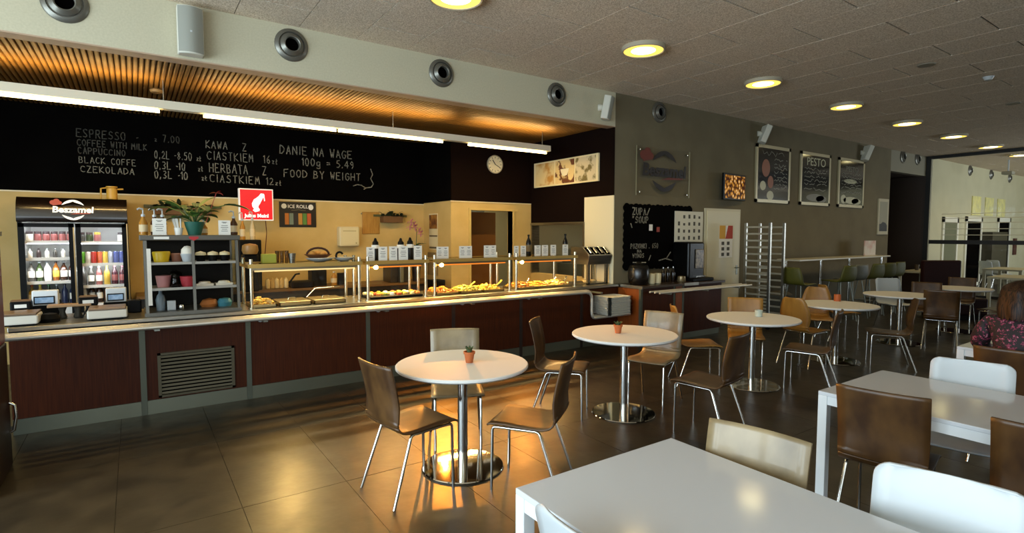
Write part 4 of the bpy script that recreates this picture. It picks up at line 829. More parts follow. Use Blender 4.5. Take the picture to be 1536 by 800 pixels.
MB().bb(-.597, -.585, fy0-.045, fy0-.03, .7, 1.72).bb(fx1-.014, fx1-.002, fy0-.035, fy0-.03, .6, 1.765).build('door_trim', mat('fr_trim', '#b79a6a', .3, .8), fg)
SHELVES = {'left': (-1.05, -.60, (1.555, 1.355, 1.075)), 'right': (-.565, -.10, (1.545, 1.275, 1.005))}
for sd, (a, b, zs) in SHELVES.items():
    for z in zs: MB().bb(a, b, fy0+.06, fy1-.05, z-.012, z).bb(a, b, fy0+.05, fy0+.06, z-.03, z+.006).build('shelf', FRWHITE, fg)
for a, b in ((-1.055, -.60), (-.565, -.105)):
    MB().bb((a+b)/2-.2, (a+b)/2+.2, fy0+.06, fy0+.085, 1.755, 1.765).build('light_strip', mat('fridge_led', '#ffffff', .5, emit=9), fg)
    for z_ in (1.75, 1.53, 1.24):
        l = area('fridge_light', (0,0,0), (.75, 0, 0), .4, .04, 1.9, (.95, .98, 1)); l.parent = fg; l.location = ((a+b)/2, fy0+.05, z_)
JP = mat('jar_pink', '#8a4f4c', .3); JD = mat('jar_dark', '#3a2c2c', .3); BW = mat('bot_white', '#e9e6dc', .3); BB = mat('bot_brown', '#2c160a', .2); BG = mat('bot_green', '#2c3a1c', .25); BY = mat('bot_yellow', '#b89a3c', .3); BP = mat('bot_plum', '#3c1620', .25); BO = mat('bot_amber', '#7a4614', .25); BK = mat('bot_grey', '#3c3a36', .3); BU = mat('bot_blue', '#1c2646', .3)
CAPG = mat('cap_green', '#3f8a3a', .4); CAPY = mat('cap_yellow', '#d8d03a', .4); CAPO = mat('cap_orange', '#c8642a', .4); CAPW = WHITEP
def row(sd, nm, z, specs, group):
    a, b, _ = SHELVES[sd]; n_ = len(specs)
    for i, sp in enumerate(specs):
        if not sp: continue
        kind, body, cap, lab, cname = sp
        x = a+.035+(b-a-.07)*(i/(max(n_-1, 1))); y = fy0+.13+random.uniform(-.01, .02)
        lb = '%s %s, %s from left on the %s of the fridge %s door' % (cname, {'b': 'bottle', 'c': 'can', 'j': 'jar', 's': 'small bottle'}[kind], ORD[i], nm, sd)
        if kind == 'c':
            t = thing('drink_can', lb, 'can', (x, y, z), group=group); MB().lathe([(.024, 0), (.028, .008), (.028, .135), (.022, .145), (0, .145)], 14).build('body', body, t, 45); MB().lathe([(.023, .144), (.023, .148), (0, .147)], 14).build('lid', CHROME, t, 45)
        elif kind == 'j': 
            t = thing('juice_jar', lb, 'jar', (x, y, z), group=group); MB().lathe([(.034, 0), (.036, .01), (.036, .075), (.03, .085), (0, .085)], 14).build('body', body, t, 45); MB().lathe([(.033, .085), (.033, .115), (0, .117)], 14).build('lid', cap, t, 45)
        else: bottle(x, y, z, .235 if kind == 'b' else .11, .033 if kind == 'b' else .022, body, cap, lb, lab=lab, group=group, name='drink_bottle')
row('left', 'top shelf', 1.556, [('j', BW, JD, None, 'white'), ('j', JP, JD, None, 'pink'), ('j', JP, JD, None, 'pink'), ('j', JP, JD, None, 'pink'), ('j', JP, JD, None, 'pink'), ('j', JP, JD, None, 'pink')], 'jars in the fridge')
row('left', 'second shelf', 1.356, [('s', BW, CAPW, None, 'white'), ('s', JD, JD, None, 'dark'), ('s', BW, CAPW, None, 'white'), ('s', BK, CAPW, None, 'grey'), ('s', BW, CAPW, None, 'white'), ('s', JD, JD, None, 'dark')], 'small bottles in the fridge')
row('left', 'third shelf', 1.076, [('b', BK, CAPW, BW, 'grey'), ('b', BG, CAPW, BW, 'green'), ('b', BW, CAPW, BW, 'white'), ('b', BO, JD, BY, 'amber'), ('b', BB, CAPW, BW, 'brown'), ('b', BB, CAPW, BW, 'brown')], 'bottles in the fridge')
row('left', 'bottom shelf', .80, [('b', BY, CAPO, BW, 'orange-capped yellow'), ('b', BY, CAPY, BW, 'yellow-capped'), ('b', BG, CAPG, BW, 'green-capped'), ('b', BK, CAPW, BW, 'white-capped grey'), ('b', BU, JD, None, 'dark-capped blue'), ('b', BU, CAPW, BW, 'white-capped blue')], 'bottles in the fridge')
row('right', 'top shelf', 1.546, [('j', BK, JD, BW, 'grey'), ('j', BG, JD, BW, 'greenish'), ('j', JP, BY, BW, 'pink'), None, None, ('j', BW, JD, None, 'white')], 'jars in the fridge')
row('right', 'second shelf', 1.276, [('c', mat('can_g', '#6ab83a', .3), 0, 0, 'green'), ('c', mat('can_w', '#d9d9d6', .3), 0, 0, 'white'), ('c', mat('can_r', '#b0281e', .3), 0, 0, 'red'), ('c', mat('can_o', '#c85a1e', .3), 0, 0, 'orange'), ('c', mat('can_y', '#e0c02a', .3), 0, 0, 'yellow'), ('c', mat('can_s', '#aab0c0', .3), 0, 0, 'silver'), ('c', mat('can_b', '#3a4a9a', .3), 0, 0, 'blue'), ('c', MATS['can_b'], 0, 0, 'blue')], 'cans in the fridge')
row('right', 'third shelf', 1.006, [('b', BK, JD, None, 'dark grey'), ('b', BK, CAPW, BW, 'grey'), ('b', JP, CAPW, BW, 'pink'), ('b', BY, CAPY, None, 'yellow'), ('b', BP, mat('cap_pink', '#a86a7a', .4), JP, 'plum'), ('b', BP, MATS['cap_pink'], JP, 'plum')], 'bottles in the fridge')
row('right', 'bottom shelf', .79, [('b', BW, CAPW, None, 'white'), ('b', BB, CAPW, BW, 'brown'), ('b', BB, CAPW, BW, 'brown'), ('b', BO, CAPO, None, 'amber'), ('b', BK, CAPW, BW, 'grey'), ('b', BY, CAPG, None, 'green-capped')], 'bottles in the fridge')
for a, b in ((-1.05, -.60), (-.565, -.10)): MB().bb(a, b, fy0+.05, fy1-.04, .62, .785).build('fridge_deck', FRWHITE, fg)
jg = thing('yellow_jug', 'yellow plastic jug on top of the drinks fridge', 'jug', (-.21, 8.62, 2.071)); MB().lathe([(.05, 0), (.06, .01), (.055, .14), (.045, .15), (.06, .155), (.06, .17), (0, .175)], 18).build('body', mat('jug_yellow', '#c99a3a', .45), jg, 40); MB().tube([(-.05, 0, .15), (-.11, 0, .14), (-.115, 0, .0)], .01, 8).build('handle', MATS['jug_yellow'], jg, 50); MB().tube([(.05, 0, .135), (.12, 0, .14)], .01, 8).build('spout', MATS['jug_yellow'], jg, 50)

# =================================================================== BACK COUNTER & WALL THINGS
bc = thing('back_counter', 'dark back counter with brown worktop along the cream wall', 'counter', (0, 8.5, 0)); MB().bb(.05, 4.3, .03, .64, 0, .795).build('body', mat('bc_dark', '#0e0a07', .6), bc); MB().bb(.0, 4.33, 0, .655, .795, .83).build('worktop', mat('bc_top', '#6b4e2a', .4), bc)
def obx(name, px0, px1, pyt, y, z, m, label, cat, d=.25, bev=.01):
    a, b = ony(px0, pyt, y), ony(px1, pyt, y)
    return tag(MB().bb(a.x, b.x, y, y+d, z, a.z).build(name, m, None, bevel=bev), label, cat)
ob = thing('coffee_grinder', 'tall black coffee machine with brown hopper behind the cabinet', 'coffee machine', (0, 0, 0))
a, b = ony(358, 360, 8.55), ony(392, 360, 8.55); MB().bb(a.x, b.x, 8.55, 8.95, .83, a.z).build('body', BLACK, ob, bevel=.015)
MB().lathe([(.09, 0), (.11, .05), (.10, .12), (.07, .14), (0, .15)], 18, at=(a.x+.12, 8.4, 1.36)).build('drum', mat('hopper', '#9a7a4a', .4), ob, 40); MB().bb(a.x+.02, a.x+.22, 8.36, 8.56, .83, 1.36).build('front_body', BLACK, ob, bevel=.02)
zt = ony(358, 360, 8.7).z
syrup(363, 8.72, a.z, 318, 'pale syrup bottle on the black coffee machine, left one', SY2); syrup(378, 8.72, a.z, 317, 'pale syrup bottle on the black coffee machine, right one', mat('syr_pale', '#c8b48a', .25))
for i in range(5):
    p = ony(395+i*7, 434, 8.62); o = MB().lathe([(0, 0), (.03, .01), (.036, .06), (.03, .13), (0, .17)], 12, at=(p.x+.06, 8.62, .831)).build('paper_bag', mat('bagc%d' % (i % 2), ('#cdb98a', '#b89a60')[i % 2], .8), None, 60); tag(o, 'crumpled pale paper bag on the back counter, %s from left' % ORD[i], 'bag', 'paper bags on the back counter')
fp = thing('black_grill_pan', 'black pan with raised handle on the back counter', 'pan', (ony(452, 430, 8.65).x, 8.65, .83)); MB().bb(-.16, .16, -.13, .13, 0, .10).build('body', BLACK, fp, bevel=.02); MB().tube([(-.17, 0, .08), (-.08, 0, .2), (-.02, 0, .21)], .014, 8).build('handle', BLACK, fp, 50)
obx('black_toaster', 468, 490, 405, 8.7, .83, BLACK, 'black appliance box on the back counter', 'appliance'); p = ony(501, 425, 8.7); bottle(p.x, 8.7, .83, .22, .045, SY2, WHITEP, 'amber oil bottle between the black boxes on the back counter', lab=MATS['syr_label'])
obx('black_canister', 508, 520, 410, 8.72, .83, BLACK, 'narrow black canister on the back counter', 'canister', .1)
obx('microwave', 586, 612, 400, 8.6, .83, mat('mw_dark', '#2a2520', .4), 'dark microwave on the back counter behind the menu cards', 'microwave', .35)
obx('steel_kettle_box', 600, 606, 395, 8.5, .83, STEELD, 'thin steel canister in front of the microwave', 'canister', .08)
obx('waste_bin', 651, 668, 421, 8.0, 0, BLACK, 'tall black waste bin beside the cream pillar', 'bin', .25)
orc = thing('orchid', 'pink orchid in a dark pot behind the second food guard', 'orchid', (ony(624, 380, 8.7).x, 8.7, .83)); MB().lathe([(.06, 0), (.09, .5), (.095, .62), (.08, .62), (0, .6)], 16).build('pot', mat('orc_pot', '#241a14', .4), orc, 40)
MB().tube([(0, 0, .6), (.02, 0, .85), (-.03, 0, 1.0), (-.1, 0, 1.02)], .006, 6).build('stem', GREEN, orc)
for k, (dx, dz) in enumerate(((-.1, 1.02), (-.05, .98), (-.02, .93), (.05, .87), (-.12, .93), (.08, .82))):
    f = MB()
    for q in range(5): leaf(f, Vector((dx, -.02, dz)), 0 if q % 2 else math.pi, q*1.25-2.5, .07, .034)
    f.build('flower', mat('orchid_pink', '#d88a94', .5), orc)
for az in (.4, 2.6, -.5): lb = MB(); leaf(lb, Vector((0, 0, .6)), az, .6, .2, .04); lb.build('leaf', GREEN, orc)
# red coffee sign
sg = thing('coffee_sign', 'square red illuminated coffee sign with white fez-head emblem', 'sign', (1.515, 8.9, 2.075))
MB().bb(-.235, .235, -.03, .05, -.235, .235).build('case', mat('sign_white', '#f2ece0', .5, emit=.35), sg, bevel=.006)
MB().bb(-.218, .218, -.034, -.03, -.218, .218).build('face', mat('sign_red', '#c8101c', .4, emit=.75, ecol='#d01420'), sg)
WS = mat('sign_letter', '#fff6ee', .5, emit=.9)
em = [(-.055,-.02),(-.06,.02),(-.045,.05),(-.035,.075),(.0,.1),(.03,.125),(.06,.165),(.10,.16),(.105,.14),(.112,.06),(.10,.055),(.095,.12),(.08,.09),(.06,.05),(.045,.02),(.03,.0),(.02,-.03),(.04,-.06),(.035,-.085),(-.02,-.10),(-.05,-.075),(-.03,-.05),(-.045,-.04)]
MB().prism([(u*1.05+.0, v*1.05-.005) for u, v in em], -.0365, -.034, lambda u, v, d: (u, d, v)).build('emblem', WS, sg)
text_obj('Julius Meinl', .072, WS, facing_y((0, -.036, -.165)), sg, bold=.0022)
sgl = Vector((1.515, 8.9, 2.075)); MB().tube([tuple(Vector((.13, .03, -.23))), tuple(ony(400, 350, 8.98)-sgl), tuple(ony(397, 388, 9.1)-sgl)], .006, 6).build('cable', mat('cable_red', '#5a1a12', .5), sg, 50)
mp_ = thing('roll_poster', 'black poster with coloured rolls on the cream back wall', 'poster', (2.17, YK-.002, 1.95)); MB().bb(-.28, .28, -.015, 0, -.2, .2).build('sheet', mat('roll_black', '#14100c', .4), mp_)
text_obj('ICE ROLL', .075, PAPER, facing_y((0, -.017, .125)), mp_, bold=.001)
g = MB(); ell(g, -.21, .13, .04, .04, -.017); ell(g, .20, .12, .04, .045, -.017); g.build('badge', PAPER, mp_)
g = MB(); squig(g, -.1, .12, .07, .008, -.0165, .008); g.build('small_print', PR, mp_)
for k in range(6): MB().bb(-.2+k*.068, -.2+k*.068+.06, -.0175, -.015, -.16, .02).build('roll_picture', mat('rollc%d' % k, ('#c8782a', '#7a8a7a', '#2a2622', '#c08a3a', '#5a8a3a', '#c85a2a')[k], .6), mp_)
dsp = thing('towel_dispenser', 'cream paper towel dispenser on the back wall', 'dispenser', (2.95, YK, 1.6)); MB().bb(-.17, .17, -.16, 0, -.165, .165).build('case', mat('disp_cream', '#e2d6ac', .4), dsp, bevel=.025); MB().bb(-.11, .11, -.163, -.158, .085, .095).bb(.1, .12, -.163, -.158, -.12, -.1).build('slot', mat('disp_line', '#a8965e', .5), dsp)
cb = thing('cutting_board', 'wooden cutting board hanging on the back wall', 'cutting board', (3.37, YK, 1.83)); MB().bb(-.155, .155, -.02, 0, -.19, .19).build('board', mat('board_wood', '#b98a3e', .5, col2='#a97a30', scale=6, stretch=(6, 1, 1)), cb, bevel=.01); MB().tube([(-.15, -.01, .17), (-.17, -.01, .15)], .01, 6).build('hook', STEELD, cb)
def trough(px0, px1, pyb, label, n):
    a, b = ony(px0, pyb, YK-.14), ony(px1, pyb, YK-.14); w_ = b.x-a.x
    t = thing('wall_planter', label, 'planter', ((a.x+b.x)/2, YK-.1, a.z)); MB().bb(-w_/2, w_/2, -.09, .09, 0, .11).build('trough', mat('trough_wood', '#6a4a28', .7), t, bevel=.008); MB().bb(-w_/2-.12, w_/2+.14, .07, .1, .1, .14).build('rail', mat('rail_green', '#5a5a34', .5), t)
    for k in range(n):
        lb = MB(); x_ = random.uniform(-w_/2, w_/2); leaf(lb, Vector((x_, random.uniform(-.07, .05), .1)), random.uniform(0, 6.28), random.uniform(.4, 1.4), random.uniform(.08, .16), .03); lb.build('leaf', mat('leaf_dark', '#26301a', .5), t)
trough(574, 603, 334, 'wall planter with dark foliage beside the cutting board', 34); trough(232, 318, 322, 'long wall planter with dark foliage behind the leafy pot plant', 40)
cal = thing('wall_calendar', 'narrow photo calendar on the cream pillar side', 'calendar', (XM-.001, 0, 0)); p, q = onx(644, 321, XM), onx(657, 375, XM)
MB().bb(-.006, 0, q.y, p.y, q.z, p.z).build('sheet', mat('cal_paper', '#e0d4ac', .6), cal); h = p.z-q.z; MB().bb(-.008, -.006, q.y+.01, p.y-.01, p.z-h*.42, p.z-.02).build('photo', mat('cal_photo', '#a8742c', .6, col2='#5a2a14', scale=9), cal)
MB().bb(-.008, -.006, q.y+.01, p.y-.01, p.z-h*.64, p.z-h*.6).bb(-.008, -.006, q.y+.01, p.y-.01, q.z+.02, q.z+.05).build('month_strip', mat('cal_strip', '#5a4a34', .6), cal)
MB().bb(-.04, 0, q.y, p.y, q.z-.45, q.z-.05).build('dark_bag', mat('cal_dark', '#8a744a', .7), cal)

# =================================================================== COFFEE COUNTER (in front of the grey wall)
cc = thing('coffee_counter', 'mahogany coffee counter with steel corner posts against the grey wall', 'counter', (0, 0, 0))
cx0, cx1, cy0, cy1 = 6.06, 8.0, 5.46, 5.985
WO = mat('orange_laminate', '#8a4414', .4, col2='#7a3a10', scale=8, stretch=(4, 4, .4))
MB().bb(cx0+.02, cx1, cy0+.02, cy1, .1, .84).build('carcass', MATS['carcass'], cc)
MB().bb(cx0, cx0+.02, cy0+.03, cy1, .02, .84).build('side_panel', WO, cc)
for a, b in ((cx0+.03, 6.78), (6.84, 7.0), (7.04, cx1)): MB().bb(a, b, cy0, cy0+.02, .1, .84).build('front_panel', WOODRED if b-a > .3 else WO, cc)
for x in (cx0, 6.79, 7.0): MB().bb(x-.01, x+.03, cy0-.008, cy0+.03, 0, .85).build('post', MATS['post_steel'], cc)
MB().bb(cx0, cx0+.04, cy1-.04, cy1, 0, .85).build('post', MATS['post_steel'], cc)
MB().bb(cx0+.03, cx1, cy0+.03, cy0+.05, 0, .1).build('plinth', MATS['plinth_steel'], cc)
MB().bb(cx0-.015, cx1+.06, cy0-.03, cy1, .845, .885).build('worktop', mat('coffee_top', '#3a2a1c', .3), cc, bevel=.005); MB().bb(cx0-.02, cx0, cy0-.034, cy1, .842, .888).build('edge_trim', STEEL, cc); MB().bb(7.0, 7.35, cy0-.036, cy0-.03, .842, .888).build('edge_trim', STEEL, cc)
tr2 = thing('coffee_tray_rail', 'steel tray rail along the coffee counter', 'tray rail', (0, 0, .82))
for y in (5.08, 5.17, 5.26): MB().tube([(6.02, y, 0), (8.25, y, 0)], .0145, 10).build('rail_tube', MATS['rail_steel'], tr2, 50)
for x in (6.25, 7.1, 7.9): MB().bb(x, x+.03, 5.08, 5.46, -.034, -.0145).build('bracket', STEELD, tr2)
ZC = .886
kt = thing('soup_kettle', 'round black soup kettle on the coffee counter', 'soup kettle', (ony(958, 420, 5.7).x, 5.7, ZC)); MB().lathe([(.13, 0), (.15, .02), (.165, .12), (.16, .22), (.15, .25), (0, .26)], 24).build('body', mat('kettle_black', '#14100e', .25), kt, 40); MB().lathe([(.152, .25), (.13, .29), (.05, .31), (.03, .34), (0, .345)], 24).build('lid', BLACK, kt, 40)
for i, px in enumerate((979, 988)):
    p = ony(px, 425, 5.6); o = MB().lathe([(.04, 0), (.05, .01), (.055, .15), (.05, .16), (0, .15)], 16, at=(p.x, 5.62, ZC)).build('cup_stack', mat('cup_cream', '#cfc39c', .6), None, 40); tag(o, 'stack of cream cups on the coffee counter, %s one' % ('left', 'right')[i], 'cups', 'cup stacks')
for i, px in enumerate((996, 1003, 1011)):
    p = ony(px, 425, 5.7); bottle(p.x, 5.72, ZC, .24, .032, mat('dark_bottle', '#1c140e', .15), CHROME, 'dark dressing bottle on the coffee counter, %s from left' % ORD[i], group='dressing bottles')
p = ony(1022, 425, 5.6); o = MB().lathe([(.06, 0), (.07, .02), (.06, .09), (0, .1)], 18, at=(p.x, 5.6, ZC)).build('sugar_tin', mat('tin', '#8a7a5a', .35, .6), None, 40); tag(o, 'small metal tin left of the coffee machine', 'tin')
cm = thing('coffee_machine', 'tall black coffee machine with mottled front plate on the coffee counter', 'coffee machine', (0, 0, 0)); a, b = ony(1034, 365, 5.62), ony(1056, 365, 5.62)
MB().bb(a.x, b.x+.02, 5.62, 5.96, ZC, a.z+.02).build('body', BLACKG, cm, bevel=.03)
MB().bb(a.x+.16, b.x-.02, 5.60, 5.62, ZC+.2, a.z-.1).build('front_plate', mat('cm_front', '#8a7a60', .3, col2='#3a2a1c', scale=18), cm, bevel=.008); MB().bb(a.x-.02, b.x+.12, 5.50, 5.66, ZC, ZC+.05).build('drip_tray', BLACK, cm, bevel=.01); MB().bb(a.x+.14, b.x+.0, 5.58, 5.62, ZC+.06, ZC+.08).build('chrome_bar', CHROME, cm)

# =================================================================== RACK TROLLEY
rk = thing('tray_rack_trolley', 'tall steel tray rack trolley against the grey wall', 'rack trolley', (0, 0, 0))
for x in (8.96, 9.40):
    for y in (5.2, 5.65): MB().bb(x-.02, x+.02, y-.02, y+.02, .09, 1.84).build('post', STEEL, rk); MB().tube([(x-.014, y, .045), (x+.014, y, .045)], .045, 14).build('castor', BLACK, rk, 40)
for k in range(14):
    z = .22+k*.118
    for xr in (8.955, 9.375): MB().bb(xr, xr+.03, 5.22, 5.63, z, z+.03).build('runner', mat('runner', '#b5b09e', .4, .5), rk)

# =================================================================== TABLES & CHAIRS
def tube_leg(mb, pts, r=.0095): mb.tube(pts, r, 8); return mb
def shell(prof, wid, nseg=8, curve=0.0, corner=0.0, taper=None, nv=9):
    """prof: list of (x,z) centre line; wid(q)->half width; curve bends the sides forward in the back"""
    v = []; f = []; n = len(prof); cum = [0]
    for (a, b), (c, d) in zip(prof, prof[1:]): cum.append(cum[-1]+math.hypot(c-a, d-b))
    for i, (x, z) in enumerate(prof):
        hw = wid(cum[i]/cum[-1])
        for j in range(nv):
            t = -1+2*j/(nv-1); v.append((x+curve*(t*t)*(1 if z > .5 else .0)*min(1, max(0, (z-.45)/.15)), t*hw, z+(curve*.4*t*t if z <= .5 else 0)))
    for i in range(n-1):
        for j in range(nv-1): f.append((i*nv+j, i*nv+j+1, (i+1)*nv+j+1, (i+1)*nv+j))
    return v, f
def smooth_path(P, k=4):
    out = []
    for i in range(len(P)-1):
        p0, p1, p2, p3 = P[max(i-1, 0)], P[i], P[i+1], P[min(i+2, len(P)-1)]
        for s_ in range(k):
            t = s_/k; out.append(tuple(.5*((2*p1[a])+(-p0[a]+p2[a])*t+(2*p0[a]-5*p1[a]+4*p2[a]-p3[a])*t*t+(-p0[a]+3*p1[a]-3*p2[a]+p3[a])*t**3) for a in range(2)))
    return out+[P[-1]]
SEATP = smooth_path([(.215, .428), (.19, .438), (.10, .440), (0, .432), (-.10, .428), (-.16, .432), (-.20, .447), (-.222, .475)], 3)
BACKP = smooth_path([(-.222, .475), (-.232, .51), (-.240, .56), (-.252, .65), (-.272, .75), (-.30, .86)], 4)
def make_chair(kind, m, label):
    t = thing({'s': 'dining_chair', 't': 'dining_chair', 'w': 'dining_chair'}[kind], label, 'chair', group='cafe chairs')
    if kind == 's':
        sw_ = lambda q: .20-.004*q; bw = lambda q: .196+.006*q
    elif kind == 't':
        sw_ = lambda q: .20-.035*q**2; bw = lambda q: (.165+.04*math.sin(math.pi*min(1, q*1.1)))*(1-.12*q)-(.05*(1-math.sqrt(max(0, 1-((q-.87)/.13)**2))) if q > .87 else 0)
    else:
        def sw_(q): return .205-(.05*(1-math.sqrt(max(0, 1-(1-q/.12)**2))) if q < .12 else 0)
        def bw(q): return .205-(.045*(1-math.sqrt(max(0, 1-((q-.88)/.12)**2))) if q > .88 else 0)
    bp = BACKP
    if kind == 'w': bp = BACKP[:-4]+[tuple(BACKP[-5][a]+(BACKP[-1][a]-BACKP[-5][a])*q for a in range(2)) for q in (.2, .4, .55, .7, .8, .88, .94, .98, 1)]
    if kind == 't': bp = BACKP[:-4]+[tuple(BACKP[-5][a]+(BACKP[-1][a]-BACKP[-5][a])*q for a in range(2)) for q in (.2, .4, .55, .7, .8, .88, .94, .98, 1)]
    for nm, pf, wf_ in (('seat', SEATP, sw_), ('backrest', bp, bw)):
        v, f = shell(pf, wf_, curve=.028 if nm == 'backrest' else .012)
        o = MB().add(v, f).build(nm, m, t, 60); so_ = o.modifiers.new('thick', 'SOLIDIFY'); so_.thickness = .012; so_.offset = 0
    for s_ in (-1, 1):
        MB().tube([(.195, s_*.172, 0), (.188, s_*.172, .40), (.18, s_*.171, .412), (.165, s_*.17, .416)], .0095, 8).build('leg', CHROME, t, 50)
        MB().tube([(-.265, s_*.205, 0), (-.13, s_*.176, .39), (-.12, s_*.174, .408), (-.10, s_*.172, .414)], .0095, 8).build('leg', CHROME, t, 50)
        MB().tube([(.168, s_*.17, .416), (-.105, s_*.172, .414)], .0095, 8).build('side_rail', CHROME, t, 50)
    MB().tube([(.12, -.17, .414), (.12, .17, .414)], .008, 8).tube([(-.08, -.17, .412), (-.08, .17, .412)], .008, 8).build('cross_bar', CHROME, t, 50)
    return t
protos = {}
MK = {'s': WALNUT, 't': HONEY, 'w': WHITEP, 'p': PALEW, 'h': HONEY}
def chair(kind, x, y, deg, label):
    base = {'p': 's', 'h': 's'}.get(kind, kind)
    if kind not in protos: t = protos[kind] = make_chair(base, MK[kind], label)
    else: t = copy_tree(protos[kind]); t['label'] = label
    t.location = (x, y, 0); t.rotation_euler.z = math.radians(deg)
    return t
# pedestal tables
def round_table(x, y, r, label, h=.742):
    t = thing('round_table', label, 'table', (x, y, 0), group='round white pedestal tables')
    MB().lathe([(0, h-.028), (r-.012, h-.028), (r, h-.018), (r, h-.006), (r-.006, h), (0, h)], 56).build('tabletop', mat('round_top', '#e2e0da', .6, spec=.12), t, 40)
    MB().lathe([(.035, .012), (.035, h-.03), (.0, h-.03)], 20).build('column', CHROME, t, 50)
    MB().lathe([(.12, h-.04), (.12, h-.03), (0, h-.03)], 20).build('mount_plate', STEELD, t)
    MB().lathe([(0, 0), (.288, 0), (.29, .006), (.285, .012), (0, .014)], 48).build('base', mat('base_polished', '#c9c4b8', .05, 1), t, 40)
TB = [(1.868, 3.315, .462, 'nearest round white table, with cactus pot, in front of the servery'), (3.66, 3.49, .475, 'round white table with cactus pot, second from the servery left'), (5.50, 3.36, .475, 'round white table with a pale glass on it, third in the row'), (7.46, 3.40, .475, 'round white table with an orange candle, fourth in the row'), (9.50, 3.43, .475, 'empty round white table, fifth in the row'), (11.45, 3.28, .46, 'empty round white table farthest along the row')]
for a in TB: round_table(*a)
def cactus(px, py, label, k):
    p = onz(px, py, .742); t = thing('cactus_pot', label, 'potted cactus', (p.x, p.y, .743))
    MB().lathe([(.026, 0), (.036, .062), (.041, .062), (.042, .078), (.036, .078), (.034, .066), (0, .066)], 20).build('pot', TERRA, t, 40)
    c = MB()
    for i in range(7): a = i*2.4; leaf(c, Vector((math.cos(a)*.006, math.sin(a)*.006, .066)), a, 1.15 if k else .9, .055, .014, droop=.1)
    c.lathe([(.012, .066), (.02, .085), (.014, .10), (0, .105)], 10); c.build('cactus', CACT, t, 60)
cactus(704, 544, 'small cactus in terracotta pot on the nearest round table', 1); cactus(927, 500, 'small cactus in terracotta pot on the second round table', 0)
p = onz(1138, 475, .742); o = MB().lathe([(.038, 0), (.042, .07), (.036, .07), (.033, .008), (0, .008)], 18, at=(p.x, p.y, .743)).build('frosted_glass', mat('frost', '#b9c2b4', .3), None, 45); tag(o, 'pale frosted glass on the third round table', 'glass')
p = onz(1256, 452, .742); o = MB().lathe([(.042, 0), (.042, .09), (.036, .09), (.034, .07), (0, .07)], 18, at=(p.x, p.y, .743)).build('orange_candle', mat('candle_orange', '#c0622c', .6), None, 45); tag(o, 'orange candle jar on the fourth round table', 'candle')
chair('s', 1.455, 3.24, 8, 'walnut plywood chair on the left of the nearest round table')
chair('s', 2.10, 2.85, 127, 'walnut plywood chair on the right of the nearest round table')
chair('p', 2.05, 3.73, -116, 'pale plywood chair behind the nearest round table')
chair('s', 3.20, 3.80, -50, 'walnut plywood chair left of the second round table')
chair('p', 4.14, 3.56, -160, 'pale plywood chair behind right of the second round table')
chair('s', 3.87, 2.76, 100, 'walnut plywood chair in front of the second round table')
chair('t', 5.12, 3.78, -38, 'honey plywood chair with tapered back left of the third round table')
HS = chair('h', 5.98, 3.74, -145, 'light brown square-backed chair behind the third round table')
chair('s', 5.85, 2.93, 108, 'walnut plywood chair seen edge-on right of the third round table')
chair('t', 6.98, 3.55, -3, 'honey plywood chair with tapered back left of the fourth round table')
chair('t', 8.1, 3.95, -150, 'honey plywood chair with rounded top behind the fourth round table')
tL = protos['tw'] = make_chair('t', WALNUT, 'dark walnut chair with tapered back right of the fourth round table'); tL.location = (7.66, 2.88, 0); tL.rotation_euler.z = math.radians(120)
chair('t', 9.05, 4.08, -38, 'honey plywood chair seen edge-on between the fourth and fifth round tables')
chair('s', 9.55, 2.93, 17, 'walnut chair with square back in front of the fifth round table')
chair('s', 10.42, 3.40, -162, 'walnut chair behind the fifth round table')
chair('w', 10.9, 4.0, -130, 'white chair far behind the fifth round table')
chair('s', 11.35, 2.72, 85, 'walnut chair in front of the farthest round table')
chair('s', 12.1, 3.45, 190, 'walnut chair behind the farthest round table')
chair('s', 12.5, 2.6, 150, 'walnut chair standing farthest right by the farthest round table')
# rectangular tables
def rect_table(x0, label, w=.845, y1=1.555, l=1.6, h=.745):
    t = thing('rectangular_table', label, 'table', (x0, y1-l, 0), group='white rectangular tables')
    MB().bb(0, w, 0, l, h-.022, h).build('tabletop', WHITE, t, bevel=.003)
    for x in (0, w-.05):
        for y in (0, l-.05): MB().bb(x, x+.05, y, y+.05, 0, h-.022).build('leg', mat('leg_white', '#dfe3e4', .35), t, bevel=.003)
    for a in ((.05, w-.05, .005, .03), (.05, w-.05, l-.03, l-.005), (.005, .03, .05, l-.05), (w-.03, w-.005, .05, l-.05)): MB().bb(*a, h-.072, h-.022).build('apron', MATS['leg_white'], t)
rect_table(1.09, 'white rectangular table nearest the camera'); rect_table(3.23, 'white rectangular table with walnut chairs, middle of three'); rect_table(5.45, 'white rectangular table the woman sits at')
chair('w', 1.235, 1.07, 2, 'white chair at the bottom picture edge, left of the nearest white table')
chair('p', 1.78, 1.17, -170, 'pale plywood chair tucked behind the nearest white table')
chair('w', 1.885, .56, -168, 'white round-cornered chair behind the nearest white table')
chair('s', 3.345, 1.225, 11, 'walnut chair with its back to us at the middle white table')
chair('s', 3.33, .58, 10, 'walnut chair cut by the right picture edge at the middle white table')
chair('w', 4.00, 1.08, -168, 'white round-cornered chair across the middle white table')
chair('s', 5.20, 1.12, 3, 'walnut chair the woman sits on')

